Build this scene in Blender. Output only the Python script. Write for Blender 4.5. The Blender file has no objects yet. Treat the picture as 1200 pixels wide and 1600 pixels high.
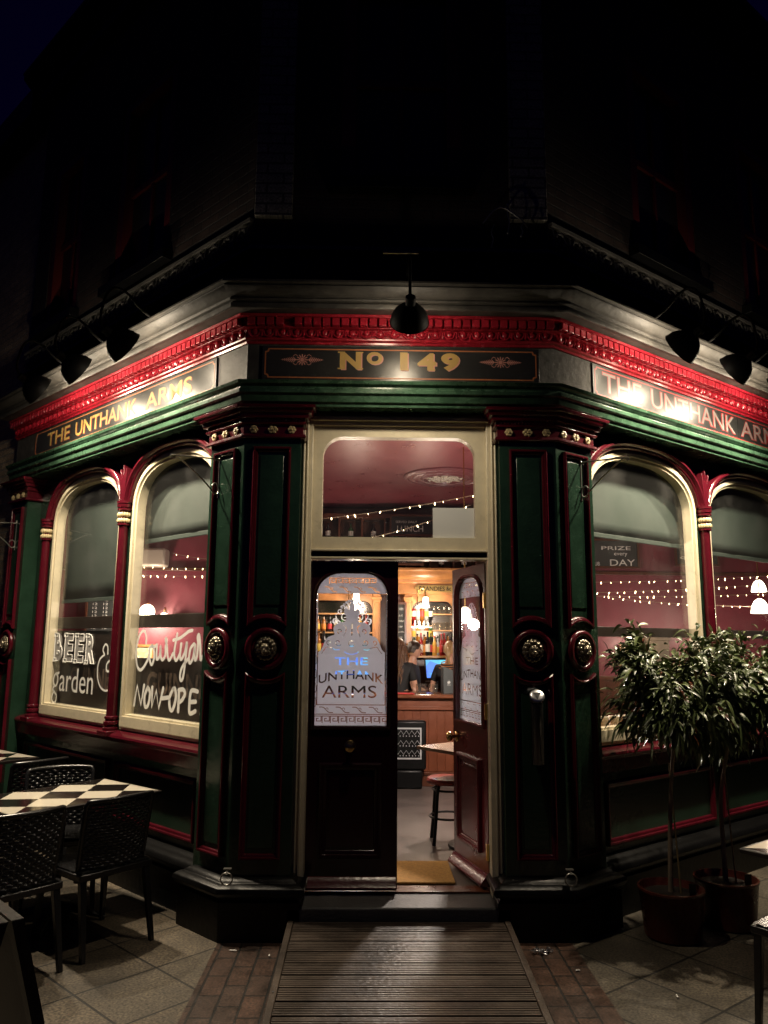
import bpy, bmesh, math, random
from mathutils import Vector, Matrix
sin, cos, pi, R = math.sin, math.cos, math.pi, math.radians
rnd = random.Random(7)
sc = bpy.context.scene
COL = sc.collection

# ------------------------------------------------------------------ camera
CAM = Vector((-0.188, -5.0, 1.72))
PITCH, ROLL, YAW = R(9.46), R(0.43), R(-1.0)
fw = Vector((-sin(YAW)*cos(PITCH), cos(YAW)*cos(PITCH), sin(PITCH)))
rt0 = Vector((cos(YAW), sin(YAW), 0)); up0 = rt0.cross(fw)
rt = rt0*cos(ROLL) + up0*sin(ROLL); up = -rt0*sin(ROLL) + up0*cos(ROLL)
cd = bpy.data.cameras.new('camera'); cam = bpy.data.objects.new('camera', cd); COL.objects.link(cam)
m3 = Matrix((rt, up, -fw)).transposed()
cam.matrix_world = Matrix.Translation(CAM) @ m3.to_4x4()
cd.sensor_width = 36; cd.lens = 27.0; cd.clip_end = 500; cd.clip_start = 0.05
sc.camera = cam
sc.render.resolution_x = 768; sc.render.resolution_y = 1024

# ------------------------------------------------------------------ sky, exposure
w = bpy.data.worlds.new('World'); sc.world = w; w.use_nodes = True
nt = w.node_tree; bg = nt.nodes['Background']
sky = nt.nodes.new('ShaderNodeTexSky'); sky.sky_type = 'NISHITA'; sky.sun_disc = False
sky.sun_elevation = R(-2.8); sky.ozone_density = 10; sky.sun_rotation = R(200); sky.altitude = 0
nt.links.new(sky.outputs[0], bg.inputs[0]); bg.inputs[1].default_value = 0.12
sc.view_settings.view_transform = 'Standard'; sc.view_settings.look = 'None'
sc.view_settings.exposure = 0.0; sc.view_settings.gamma = 1.0
sc.render.engine = 'CYCLES'
sc.cycles.use_denoising = True
sc.cycles.max_bounces = 8; sc.cycles.transparent_max_bounces = 16
sc.cycles.sample_clamp_indirect = 4.0
sc.cycles.caustics_reflective = False; sc.cycles.caustics_refractive = False
sc.cycles.use_light_tree = True

# lamp strengths (watts)
P_SIDE, P_MID = (23.0, 215.0, 128), (7.0, 52.0, 122)      # bare bulb, downward throw of the reflector

# ------------------------------------------------------------------ materials
MATS = {}
def mat(name, col, rough=.5, metal=0., bump=0., bscale=60., var=0., vscale=4., coat=0., spec=.5, emit=None, estr=0., wear=0.):
    if name in MATS: return MATS[name]
    m = bpy.data.materials.new(name); m.use_nodes = True; MATS[name] = m
    n, l = m.node_tree.nodes, m.node_tree.links
    b = n['Principled BSDF']
    b.inputs['Base Color'].default_value = (*col, 1); b.inputs['Roughness'].default_value = rough
    b.inputs['Metallic'].default_value = metal; b.inputs['Coat Weight'].default_value = coat
    b.inputs['Coat Roughness'].default_value = .12; b.inputs['Specular IOR Level'].default_value = spec
    if emit: b.inputs['Emission Color'].default_value = (*emit, 1); b.inputs['Emission Strength'].default_value = estr
    if bump or var or wear:
        tc = n.new('ShaderNodeTexCoord')
    if bump:
        no = n.new('ShaderNodeTexNoise'); no.inputs['Scale'].default_value = bscale; no.inputs['Detail'].default_value = 4
        bp = n.new('ShaderNodeBump'); bp.inputs['Strength'].default_value = bump; bp.inputs['Distance'].default_value = .01
        l.new(tc.outputs['Object'], no.inputs['Vector']); l.new(no.outputs['Fac'], bp.inputs['Height']); l.new(bp.outputs[0], b.inputs['Normal'])
    if var:
        nv = n.new('ShaderNodeTexNoise'); nv.inputs['Scale'].default_value = vscale; nv.inputs['Detail'].default_value = 6; nv.inputs['Roughness'].default_value = .65
        cr = n.new('ShaderNodeMapRange'); cr.inputs[1].default_value = .3; cr.inputs[2].default_value = .7
        cr.inputs[3].default_value = 1-var; cr.inputs[4].default_value = 1+var
        mx = n.new('ShaderNodeVectorMath'); mx.operation = 'SCALE'; mx.inputs[0].default_value = col
        l.new(tc.outputs['Object'], nv.inputs['Vector']); l.new(nv.outputs['Fac'], cr.inputs[0]); l.new(cr.outputs[0], mx.inputs['Scale'])
        l.new(mx.outputs[0], b.inputs['Base Color'])
        rr = n.new('ShaderNodeMapRange'); rr.inputs[3].default_value = max(.02, rough-.1); rr.inputs[4].default_value = min(1, rough+.1)
        l.new(nv.outputs['Fac'], rr.inputs[0]); l.new(rr.outputs[0], b.inputs['Roughness'])
    return m

def brick_mat(name, c1, c2, mortar, bw, rh, offset=.5, msize=.008, rough=.7, rot=0., loc=(0, 0), plane='XY', bump=.5, noise=.35, coat=0.):
    m = bpy.data.materials.new(name); m.use_nodes = True; MATS[name] = m
    n, l = m.node_tree.nodes, m.node_tree.links
    b = n['Principled BSDF']; b.inputs['Coat Weight'].default_value = coat
    tc = n.new('ShaderNodeTexCoord'); mp = n.new('ShaderNodeMapping')
    src = tc.outputs['Object']
    if plane == 'UV': src = tc.outputs['UV']
    mp.inputs['Rotation'].default_value = (0, 0, rot); mp.inputs['Location'].default_value = (loc[0], loc[1], 0)
    l.new(src, mp.inputs['Vector'])
    br = n.new('ShaderNodeTexBrick'); br.offset = offset; br.squash = 1
    br.inputs['Scale'].default_value = 1; br.inputs['Mortar Size'].default_value = msize; br.inputs['Mortar Smooth'].default_value = .2
    br.inputs['Brick Width'].default_value = bw; br.inputs['Row Height'].default_value = rh
    br.inputs['Color1'].default_value = (*c1, 1); br.inputs['Color2'].default_value = (*c2, 1); br.inputs['Mortar'].default_value = (*mortar, 1)
    l.new(mp.outputs[0], br.inputs['Vector'])
    no = n.new('ShaderNodeTexNoise'); no.inputs['Scale'].default_value = 9; no.inputs['Detail'].default_value = 8; no.inputs['Roughness'].default_value = .7
    l.new(mp.outputs[0], no.inputs['Vector'])
    mr = n.new('ShaderNodeMapRange'); mr.inputs[1].default_value = .3; mr.inputs[2].default_value = .7; mr.inputs[3].default_value = 1-noise; mr.inputs[4].default_value = 1+noise
    l.new(no.outputs['Fac'], mr.inputs[0])
    n2 = n.new('ShaderNodeTexNoise'); n2.inputs['Scale'].default_value = 75; n2.inputs['Detail'].default_value = 2
    l.new(mp.outputs[0], n2.inputs['Vector'])
    mr2 = n.new('ShaderNodeMapRange'); mr2.inputs[1].default_value = .3; mr2.inputs[2].default_value = .7; mr2.inputs[3].default_value = .35; mr2.inputs[4].default_value = 1.65
    l.new(n2.outputs['Fac'], mr2.inputs[0])
    mu = n.new('ShaderNodeMath'); mu.operation = 'MULTIPLY'; l.new(mr.outputs[0], mu.inputs[0]); l.new(mr2.outputs[0], mu.inputs[1])
    if plane == 'XY':
        vo = n.new('ShaderNodeTexVoronoi'); vo.inputs['Scale'].default_value = 4.5; l.new(mp.outputs[0], vo.inputs['Vector'])
        gm = n.new('ShaderNodeMapRange'); gm.inputs[1].default_value = .05; gm.inputs[2].default_value = .09; gm.inputs[3].default_value = .45; gm.inputs[4].default_value = 1; l.new(vo.outputs['Distance'], gm.inputs[0])
        m3_ = n.new('ShaderNodeMath'); m3_.operation = 'MULTIPLY'; l.new(mu.outputs[0], m3_.inputs[0]); l.new(gm.outputs[0], m3_.inputs[1])
        n3 = n.new('ShaderNodeTexNoise'); n3.inputs['Scale'].default_value = 1.6; n3.inputs['Detail'].default_value = 5; l.new(src, n3.inputs['Vector'])
        g3 = n.new('ShaderNodeMapRange'); g3.inputs[1].default_value = .35; g3.inputs[2].default_value = .65; g3.inputs[3].default_value = .55; g3.inputs[4].default_value = 1.3; l.new(n3.outputs['Fac'], g3.inputs[0])
        mu = n.new('ShaderNodeMath'); mu.operation = 'MULTIPLY'; l.new(m3_.outputs[0], mu.inputs[0]); l.new(g3.outputs[0], mu.inputs[1])
    vm = n.new('ShaderNodeVectorMath'); vm.operation = 'SCALE'; l.new(br.outputs['Color'], vm.inputs[0]); l.new(mu.outputs[0], vm.inputs['Scale'])
    l.new(vm.outputs[0], b.inputs['Base Color'])
    rr = n.new('ShaderNodeMapRange'); rr.inputs[3].default_value = rough-.2; rr.inputs[4].default_value = rough+.15
    l.new(no.outputs['Fac'], rr.inputs[0]); l.new(rr.outputs[0], b.inputs['Roughness'])
    ad = n.new('ShaderNodeMath'); ad.operation = 'MULTIPLY_ADD'; ad.inputs[1].default_value = -1.0; l.new(br.outputs['Fac'], ad.inputs[0])
    sm = n.new('ShaderNodeMath'); sm.operation = 'MULTIPLY'; sm.inputs[1].default_value = .35; l.new(no.outputs['Fac'], sm.inputs[0]); l.new(sm.outputs[0], ad.inputs[2])
    bp = n.new('ShaderNodeBump'); bp.inputs['Strength'].default_value = min(1, bump*1.5); bp.inputs['Distance'].default_value = .014
    l.new(ad.outputs[0], bp.inputs['Height']); l.new(bp.outputs[0], b.inputs['Normal'])
    return m

def glass_mat(name, tint=(1, 1, 1), refl=1.0, dirt=0.03):
    m = bpy.data.materials.new(name); m.use_nodes = True; MATS[name] = m
    n, l = m.node_tree.nodes, m.node_tree.links
    n.remove(n['Principled BSDF']); out = n['Material Output']
    tr = n.new('ShaderNodeBsdfTransparent'); tr.inputs[0].default_value = (*tint, 1)
    gl = n.new('ShaderNodeBsdfGlossy'); gl.inputs['Roughness'].default_value = .01
    lw = n.new('ShaderNodeLayerWeight'); lw.inputs[0].default_value = .5
    pw = n.new('ShaderNodeMath'); pw.operation = 'POWER'; pw.inputs[1].default_value = 5; l.new(lw.outputs['Facing'], pw.inputs[0])
    fr = n.new('ShaderNodeMath'); fr.operation = 'MULTIPLY_ADD'; fr.inputs[1].default_value = .9; fr.inputs[2].default_value = .04; l.new(pw.outputs[0], fr.inputs[0])
    mx = n.new('ShaderNodeMixShader'); l.new(fr.outputs[0], mx.inputs[0]); l.new(tr.outputs[0], mx.inputs[1]); l.new(gl.outputs[0], mx.inputs[2])
    last = mx
    if dirt:
        df = n.new('ShaderNodeBsdfDiffuse'); df.inputs[0].default_value = (.6, .6, .58, 1)
        tc = n.new('ShaderNodeTexCoord'); no = n.new('ShaderNodeTexNoise'); no.inputs['Scale'].default_value = 3; no.inputs['Detail'].default_value = 8
        l.new(tc.outputs['Object'], no.inputs['Vector'])
        vo = n.new('ShaderNodeTexVoronoi'); vo.inputs['Scale'].default_value = 26; l.new(tc.outputs['Object'], vo.inputs['Vector'])
        sp = n.new('ShaderNodeMath'); sp.operation = 'LESS_THAN'; sp.inputs[1].default_value = .045; l.new(vo.outputs['Distance'], sp.inputs[0])
        sc_ = n.new('ShaderNodeMath'); sc_.operation = 'MULTIPLY'; sc_.inputs[1].default_value = .35; l.new(sp.outputs[0], sc_.inputs[0])
        mr = n.new('ShaderNodeMapRange'); mr.inputs[1].default_value = .45; mr.inputs[2].default_value = .8; mr.inputs[3].default_value = dirt*.15; mr.inputs[4].default_value = dirt
        l.new(no.outputs['Fac'], mr.inputs[0])
        ad = n.new('ShaderNodeMath'); ad.operation = 'ADD'; l.new(mr.outputs[0], ad.inputs[0]); l.new(sc_.outputs[0], ad.inputs[1])
        m2 = n.new('ShaderNodeMixShader'); l.new(ad.outputs[0], m2.inputs[0]); l.new(mx.outputs[0], m2.inputs[1]); l.new(df.outputs[0], m2.inputs[2])
        last = m2
    l.new(last.outputs[0], out.inputs['Surface'])
    return m

def frost_mat(name):
    m = bpy.data.materials.new(name); m.use_nodes = True; MATS[name] = m
    n, l = m.node_tree.nodes, m.node_tree.links
    n.remove(n['Principled BSDF']); out = n['Material Output']
    df = n.new('ShaderNodeBsdfDiffuse'); df.inputs[0].default_value = (.70, .72, .78, 1)
    tl = n.new('ShaderNodeBsdfTranslucent'); tl.inputs[0].default_value = (.80, .83, .92, 1)
    mx = n.new('ShaderNodeMixShader'); mx.inputs[0].default_value = .70
    tc = n.new('ShaderNodeTexCoord'); no = n.new('ShaderNodeTexNoise'); no.inputs['Scale'].default_value = 300
    l.new(tc.outputs['Object'], no.inputs['Vector'])
    bp = n.new('ShaderNodeBump'); bp.inputs['Strength'].default_value = .25; l.new(no.outputs['Fac'], bp.inputs['Height']); l.new(bp.outputs[0], df.inputs['Normal'])
    l.new(df.outputs[0], mx.inputs[1]); l.new(tl.outputs[0], mx.inputs[2]); l.new(mx.outputs[0], out.inputs['Surface'])
    return m

GREEN = mat('green gloss paint', (.012, .031, .019), .22, bump=.17, bscale=38, var=.25, vscale=7)
GREENL = mat('green architrave paint', (.033, .074, .044), .28, bump=.14, bscale=30, var=.3, vscale=9)
MAROON = mat('maroon gloss paint', (.06, .004, .009), .22, bump=.14, bscale=42, var=.15, vscale=8)
RED = mat('crimson cornice paint', (.25, .010, .020), .26, bump=.1, bscale=90, var=.2, vscale=12)
BLACK = mat('black gloss paint', (.036, .033, .029), .6, bump=.55, bscale=13, var=.5, vscale=6)
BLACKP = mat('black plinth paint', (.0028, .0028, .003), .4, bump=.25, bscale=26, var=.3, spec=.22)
SIGNB = mat('sign board black', (.020, .0205, .020), .30, bump=.012, bscale=30, spec=.45)
CREAM = mat('cream gloss paint', (.60, .535, .385), .3, bump=.06, bscale=50, var=.1, vscale=10)
GOLD = mat('gold leaf letters', (.40, .26, .075), .5, bump=.05, bscale=120)
GOLDS = mat('red letter shade', (.22, .02, .02), .5)
PINKG = mat('pink gold ornament', (.5, .22, .18), .5)
LION = mat('gilded lion relief', (.20, .17, .12), .24, metal=.7, bump=.15, bscale=90)
FLOW = mat('cream gilded flowers', (.5, .40, .22), .35, bump=.2, bscale=120, var=.25, vscale=40)
BRASS = mat('brass', (.55, .38, .14), .25, metal=1, bump=.03)
IRON = mat('black iron', (.008, .008, .009), .42, bump=.15, bscale=80)
IRONG = mat('grey wrought iron', (.30, .29, .27), .3, metal=.8, bump=.1, bscale=80)
LAMPB = mat('black lamp enamel', (.003, .003, .003), .6, spec=.12, bump=.02)
LAMPW = mat('white lamp inside', (.8, .78, .74), .4)
BULB = mat('lit bulb', (1, .9, .75), .4, emit=(1, .78, .5), estr=30)
GLOBE = mat('lit glass shade', (1, .95, .88), .3, emit=(1, .84, .62), estr=7)
FAIRY = mat('lit fairy bulb', (1, .85, .55), .4, emit=(1, .74, .40), estr=16)
WIRE = mat('pale string wire', (.30, .22, .14), .5)
STEEL = mat('brushed steel', (.5, .5, .52), .3, metal=1, bump=.04)
DARKST = mat('dark steel tube', (.10, .10, .105), .25, metal=.9, bump=.03)
WALLR = mat('burgundy wall paint', (.15, .022, .036), .45, bump=.05, bscale=25, var=.12)
CEIL = mat('burgundy ceiling gloss', (.13, .028, .035), .3, bump=.12, bscale=7, var=.12)
ROSE = mat('ceiling rose paint', (.12, .03, .035), .4)
ROSEW = mat('cream leaf relief', (.38, .32, .26), .5, bump=.3, bscale=60)
OAK = mat('orange bar wood', (.36, .155, .052), .32, bump=.12, bscale=14, var=.3, vscale=5)
DWOOD = mat('dark bar wood', (.075, .022, .010), .3, bump=.1, bscale=16, var=.3, vscale=6)
PANELW = mat('matchboard red wood', (.13, .035, .014), .35, bump=.1, bscale=18, var=.25, vscale=5)
SLATE = mat('chalkboard', (.018, .02, .02), .6, bump=.05)
CHALK = mat('chalk lettering', (.62, .62, .60), .8)
WHITE = mat('white painted lettering', (.74, .73, .70), .5)
WHITET = mat('translucent white lettering', (.30, .29, .28), .5)
BLIND = mat('green grey blind cloth', (.042, .060, .050), .7, bump=.05, bscale=200, var=.06)
GLASS = glass_mat('window glass')
GLASSC = glass_mat('clear glass', dirt=0)
FROST = frost_mat('etched frosted glass')
SCREENB = mat('dark brown window board', (.030, .020, .016), .35, bump=.05)
GUIN = mat('faded brown lettering', (.17, .12, .09), .5)
RIM = mat('dark table rim', (.012, .009, .008), .3)
WICK = mat('black resin weave', (.010, .010, .011), .26, bump=.08, bscale=90)
FLOORI = mat('worn bar floor', (.075, .060, .054), .35, bump=.12, bscale=12, var=.35, vscale=3)
COIR = mat('coir mat', (.36, .19, .05), .95, bump=.9, bscale=240, var=.3, vscale=60)
POTM = mat('glazed red brown pot', (.11, .024, .015), .28, bump=.06, var=.3)
SOIL = mat('dark soil', (.015, .010, .007), .95, bump=.9, bscale=90)
BARK = mat('grey brown bark', (.26, .20, .135), .8, bump=.6, bscale=70, var=.3)
CANE = mat('bamboo cane', (.30, .22, .10), .5, bump=.1, var=.2)
STONE = mat('stone step', (.06, .06, .06), .55, bump=.3, bscale=60, var=.35)
LEAD = mat('grey stone band', (.10, .095, .085), .6, bump=.3, bscale=50, var=.35)
SKIN = mat('skin', (.52, .28, .19), .45, bump=.02)
HAIRD = mat('dark brown hair', (.025, .013, .008), .35, bump=.5, bscale=120)
HAIRB = mat('wavy chestnut hair', (.09, .04, .018), .35, bump=.6, bscale=90, var=.4, vscale=14)
HAIRF = mat('blond tied hair', (.32, .19, .08), .4, bump=.5, bscale=110, var=.3, vscale=20)
BTEE = mat('black cotton', (.012, .012, .013), .8, bump=.1, bscale=200)
STRIPE = mat('orange collar stripe', (.45, .17, .05), .7)

# ------------------------------------------------------------------ mesh builder
class MB:
    def __init__(s): s.v, s.f = [], []
    def add(s, vs, fs):
        o = len(s.v); s.v += [tuple(v) for v in vs]; s.f += [tuple(i+o for i in f) for f in fs]
    def box(s, a0, a1, b0, b1, c0, c1, F=None):
        P = [(a, b, c) for a in (a0, a1) for b in (b0, b1) for c in (c0, c1)]
        if F: P = [F(*p) for p in P]
        s.add(P, [(0, 1, 3, 2), (4, 6, 7, 5), (0, 4, 5, 1), (2, 3, 7, 6), (0, 2, 6, 4), (1, 5, 7, 3)])
    def prism(s, poly, h0, h1, F):
        n = len(poly); s.add([F(x, y, h0) for x, y in poly]+[F(x, y, h1) for x, y in poly],
            [tuple(range(n)), tuple(range(2*n-1, n-1, -1))]+[(i, (i+1) % n, n+(i+1) % n, n+i) for i in range(n)])
    def tube(s, pts, r, n=8, F=None, closed=False):
        pts = [Vector(F(*p)) if F else Vector(p) for p in pts]; N = len(pts)
        rs = r if isinstance(r, (list, tuple)) else [r]*N
        vs = []; prev = None
        for i, p in enumerate(pts):
            a = pts[(i-1) % N] if (i or closed) else p; b = pts[(i+1) % N] if (i < N-1 or closed) else p
            t = (b-a)
            if t.length < 1e-9: t = Vector((0, 0, 1))
            t.normalize()
            if prev is None: nn = t.orthogonal().normalized()
            else:
                nn = prev - t*prev.dot(t)
                nn = nn.normalized() if nn.length > 1e-6 else t.orthogonal().normalized()
            prev = nn; bb = t.cross(nn)
            vs += [p+(nn*cos(2*pi*k/n)+bb*sin(2*pi*k/n))*rs[i] for k in range(n)]
        fs = []
        for i in range(N if closed else N-1):
            j = (i+1) % N
            fs += [(i*n+k, i*n+(k+1) % n, j*n+(k+1) % n, j*n+k) for k in range(n)]
        if not closed: fs += [tuple(range(n-1, -1, -1)), tuple(range((N-1)*n, N*n))]
        s.add(vs, fs)
    def lathe(s, prof, n=24, F=None, cap=True):
        # prof [(r, h)], axis = third coordinate
        vs = [(r*cos(2*pi*k/n), r*sin(2*pi*k/n), h) for r, h in prof for k in range(n)]
        if F: vs = [F(*v) for v in vs]
        fs = [(i*n+k, i*n+(k+1) % n, (i+1)*n+(k+1) % n, (i+1)*n+k) for i in range(len(prof)-1) for k in range(n)]
        if cap: fs += [tuple(range(n-1, -1, -1)), tuple(range((len(prof)-1)*n, len(prof)*n))]
        s.add(vs, fs)
    def ball(s, c, r, F=None, n=10, m=7, sx=1, sy=1, sz=1):
        vs = []; fs = []
        for i in range(m+1):
            t = pi*i/m
            for k in range(n): vs.append((c[0]+r*sx*sin(t)*cos(2*pi*k/n), c[1]+r*sy*sin(t)*sin(2*pi*k/n), c[2]+r*sz*cos(t)))
        for i in range(m):
            for k in range(n): fs.append((i*n+k, i*n+(k+1) % n, (i+1)*n+(k+1) % n, (i+1)*n+k))
        s.add([F(*v) for v in vs] if F else vs, fs)
    def sweep(s, path, prof, F, closed=False):
        # path [(x,y)], prof [(offset to the right of travel, h)] as a closed outline
        N = len(path); P = [Vector((p[0], p[1])) for p in path]; nr = []
        segs = N if closed else N-1
        for i in range(segs):
            d = P[(i+1) % N]-P[i]; d.normalize(); nr.append(Vector((d.y, -d.x)))
        ms = []
        for i in range(N):
            if closed: a, b = nr[i-1], nr[i]
            else: a, b = nr[max(0, i-1)], nr[min(segs-1, i)]
            den = 1+a.dot(b); ms.append((a+b)/max(den, .15))
        k = len(prof); vs = []
        for i in range(N):
            for o, h in prof:
                q = P[i]+ms[i]*o; vs.append(F(q.x, q.y, h))
        fs = []
        for i in range(segs):
            j = (i+1) % N
            fs += [(i*k+a, i*k+(a+1) % k, j*k+(a+1) % k, j*k+a) for a in range(k)]
        if not closed: fs += [tuple(range(k)), tuple(range((N-1)*k, N*k))]
        s.add(vs, fs)
    def ribbon(s, pts, wd, F, h, rounded=True):
        # flat brush stroke in the (x, y) plane at height h
        P = [Vector((p[0], p[1])) for p in pts]; N = len(P)
        ws = wd if isinstance(wd, (list, tuple)) else [wd]*N
        L, Q = [], []
        for i in range(N):
            a = P[max(0, i-1)]; b = P[min(N-1, i+1)]; d = (b-a).normalized(); nn = Vector((-d.y, d.x))*ws[i]*.5
            L.append(P[i]+nn); Q.append(P[i]-nn)
        vs = [F(q.x, q.y, h) for q in L]+[F(q.x, q.y, h) for q in Q]
        fs = [(i, i+1, N+i+1, N+i) for i in range(N-1)]
        s.add(vs, fs)
        if rounded:
            for e, (i, o) in enumerate(((0, 1), (N-1, N-2))):
                d = (P[i]-P[o]).normalized(); nn = Vector((-d.y, d.x))
                arc = [P[i]+(nn*cos(t)+d*sin(t))*ws[i]*.5 for t in [pi*k/6 for k in range(7)]]
                s.add([F(q.x, q.y, h) for q in arc], [tuple(range(7))])

def mesh_from(name, mb, recalc=True, smooth=True, angle=38):
    me = bpy.data.meshes.new(name); me.from_pydata(mb.v, [], mb.f); me.update()
    if recalc:
        bm = bmesh.new(); bm.from_mesh(me); bmesh.ops.recalc_face_normals(bm, faces=bm.faces); bm.to_mesh(me); bm.free()
    if smooth:
        me.polygons.foreach_set('use_smooth', [True]*len(me.polygons)); me.set_sharp_from_angle(angle=R(angle))
    return me

def obj(name, mb, m, parent=None, bevel=0., recalc=True, angle=38, label=None):
    me = mesh_from(name, mb, recalc, True, angle)
    o = bpy.data.objects.new(name, me); COL.objects.link(o)
    for k in (m if isinstance(m, (list, tuple)) else [m]): me.materials.append(k)
    if parent: o.parent = parent
    if label: o['label'] = label
    if bevel:
        bv = o.modifiers.new('bevel', 'BEVEL'); bv.width = bevel; bv.segments = 2; bv.limit_method = 'ANGLE'; bv.angle_limit = R(40)
    return o
def tag(o, label=None, cat=None, group=None, kind=None):
    if label: o['label'] = label
    if cat: o['category'] = cat
    if group: o['group'] = group
    if kind: o['kind'] = kind
    return o
def thing(name, label, cat, loc=(0, 0, 0), rz=0., group=None, parent=None):
    o = bpy.data.objects.new(name, None); o.empty_display_size = .1; COL.objects.link(o)
    o.location = loc; o.rotation_euler = (0, 0, rz)
    return tag(o, label, cat, group)
def copy_tree(o, parent=None):
    c = o.copy(); COL.objects.link(c)
    if parent: c.parent = parent
    for ch in list(o.children): copy_tree(ch, c)
    return c

def curve_mesh(loops, ext=0.):
    cu = bpy.data.curves.new('tmp', 'CURVE'); cu.dimensions = '2D'; cu.fill_mode = 'BOTH' if ext else 'FRONT'; cu.extrude = ext
    for Pn in loops:
        sp = cu.splines.new('POLY'); sp.points.add(len(Pn)-1); sp.use_cyclic_u = True
        for p, q in zip(sp.points, Pn): p.co = (q[0], q[1], 0, 1)
    ob = bpy.data.objects.new('tmp', cu); me = bpy.data.meshes.new_from_object(ob)
    vs = [tuple(v.co) for v in me.vertices]; fs = [tuple(p.vertices) for p in me.polygons]
    bpy.data.objects.remove(ob); bpy.data.curves.remove(cu); bpy.data.meshes.remove(me)
    return vs, fs
def plate(mb, loops, h0, h1, F):
    # plate with holes; loops[0] outside; F(x, y, h)
    vs, fs = curve_mesh(loops, (h1-h0)/2)
    mid = (h0+h1)/2
    mb.add([F(x, y, mid+z) for x, y, z in vs], fs)
_tc = {}
def text2d(s, bold=.0):
    k = (s, bold)
    if k in _tc: return _tc[k]
    cu = bpy.data.curves.new('tmp', 'FONT'); cu.body = s; cu.size = 1; cu.offset = bold; cu.resolution_u = 4
    ob = bpy.data.objects.new('tmp', cu); me = bpy.data.meshes.new_from_object(ob)
    vs = [(v.co.x, v.co.y) for v in me.vertices]; fs = [tuple(p.vertices) for p in me.polygons]
    bpy.data.objects.remove(ob); bpy.data.curves.remove(cu); bpy.data.meshes.remove(me)
    _tc[k] = (vs, fs); return vs, fs
def text(mb, s, x0, x1, y0, y1, F, h, bold=.02, shear=0.):
    vs, fs = text2d(s, bold)
    ax, bx = min(v[0] for v in vs), max(v[0] for v in vs); ay, by = min(v[1] for v in vs), max(v[1] for v in vs)
    mb.add([F(x0+(v[0]-ax)/(bx-ax)*(x1-x0)+shear*(v[1]-ay)/(by-ay), y0+(v[1]-ay)/(by-ay)*(y1-y0), h) for v in vs], fs)
def text_loops(s, x0, x1, y0, y1, bold=.0, warp=None):
    vs, fs = text2d(s, bold)
    key = {}; ids = []
    for v in vs:
        q = (round(v[0], 4), round(v[1], 4)); ids.append(key.setdefault(q, len(key)))
    pts = list(key.keys()); cnt = {}
    for f in fs:
        g = [ids[i] for i in f]
        for a, b in zip(g, g[1:]+g[:1]):
            if a == b: continue
            if (b, a) in cnt: del cnt[(b, a)]
            else: cnt[(a, b)] = 1
    nxt = {}
    for a, b in cnt: nxt.setdefault(a, []).append(b)
    ax, bx = min(v[0] for v in vs), max(v[0] for v in vs); ay, by = min(v[1] for v in vs), max(v[1] for v in vs)
    loops = []
    while nxt:
        st = next(iter(nxt)); cur = st; lp = []
        while cur in nxt:
            lp.append(cur); q = nxt[cur].pop()
            if not nxt[cur]: del nxt[cur]
            cur = q
            if cur == st: break
        if len(lp) > 2:
            out = []
            for i in lp:
                x = (pts[i][0]-ax)/(bx-ax); y = (pts[i][1]-ay)/(by-ay)
                X, Y = x0+x*(x1-x0), y0+y*(y1-y0)
                if warp: X, Y = warp(X, Y)
                out.append((X, Y))
            loops.append(out)
    return loops
def smooth_pts(p, k=4):
    out = []; n = len(p)
    for i in range(n-1):
        a, b, c, d = p[max(0, i-1)], p[i], p[i+1], p[min(n-1, i+2)]
        for j in range(k):
            t = j/k
            out.append(tuple(.5*((2*b[q])+(-a[q]+c[q])*t+(2*a[q]-5*b[q]+4*c[q]-d[q])*t*t+(-a[q]+3*b[q]-3*c[q]+d[q])*t**3) for q in range(len(b))))
    out.append(tuple(p[-1])); return out

# ------------------------------------------------------------------ the building's frames
AL, AR, W = R(45.6), R(53.4), 1.012
cL, cR = Vector((-W, -.15, 0)), Vector((W, -.15, 0))
tL, tR = Vector((-sin(AL), cos(AL), 0)), Vector((sin(AR), cos(AR), 0))
nL, nR = Vector((-cos(AL), -sin(AL), 0)), Vector((cos(AR), -sin(AR), 0))
Z = Vector((0, 0, 1))
def FC(u, v, z): return Vector((u, -.15-v, z))
def FL(u, v, z): return cL+tL*u+nL*v+Z*z
def FR(u, v, z): return cR+tR*u+nR*v+Z*z
def swap(F): return lambda u, z, v: F(u, v, z)
def FW(x, y, z): return Vector((x, y, z))
ULEN, URLEN = 3.77, 4.5
pathF = [tuple((cL+tL*ULEN).xy), tuple(cL.xy), tuple(cR.xy), tuple((cR+tR*URLEN).xy)]

# ------------------------------------------------------------------ ground
def sheet(name, polys, z, mats):
    vs, fs, mi = [], [], []
    for p, k in polys:
        o = len(vs); vs += [(x, y, z) for x, y in p]; fs.append(tuple(range(o, o+len(p)))); mi.append(k)
    me = bpy.data.meshes.new(name); me.from_pydata(vs, [], fs); me.update()
    for m in mats: me.materials.append(m)
    me.polygons.foreach_set('material_index', mi)
    o = bpy.data.objects.new(name, me); COL.objects.link(o); o['kind'] = 'structure'
    return o
def rotloc(ang, p0):
    c, s_ = cos(ang), sin(ang); return (-(c*p0[0]-s_*p0[1]), -(s_*p0[0]+c*p0[1]))
aLs, aRs = -math.atan2(tL.y, tL.x), -math.atan2(tR.y, tR.x)
SLABL = brick_mat('buff paving slabs left', (.098, .077, .052), (.068, .056, .040), (.012, .010, .008), .447, .447, 0., .007, .7, aLs, rotloc(aLs, (-1.299, -.572)))
SLABR = brick_mat('buff paving slabs right', (.088, .072, .050), (.062, .053, .039), (.012, .010, .008), .447, .447, 0., .007, .7, aRs, rotloc(aRs, (1.238, -.705)))
BPAVE = brick_mat('red brown brick pavers', (.060, .030, .019), (.040, .023, .016), (.008, .007, .006), .225, .112, .5, .006, .5, pi/2, (0, .0), noise=.5)
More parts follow.
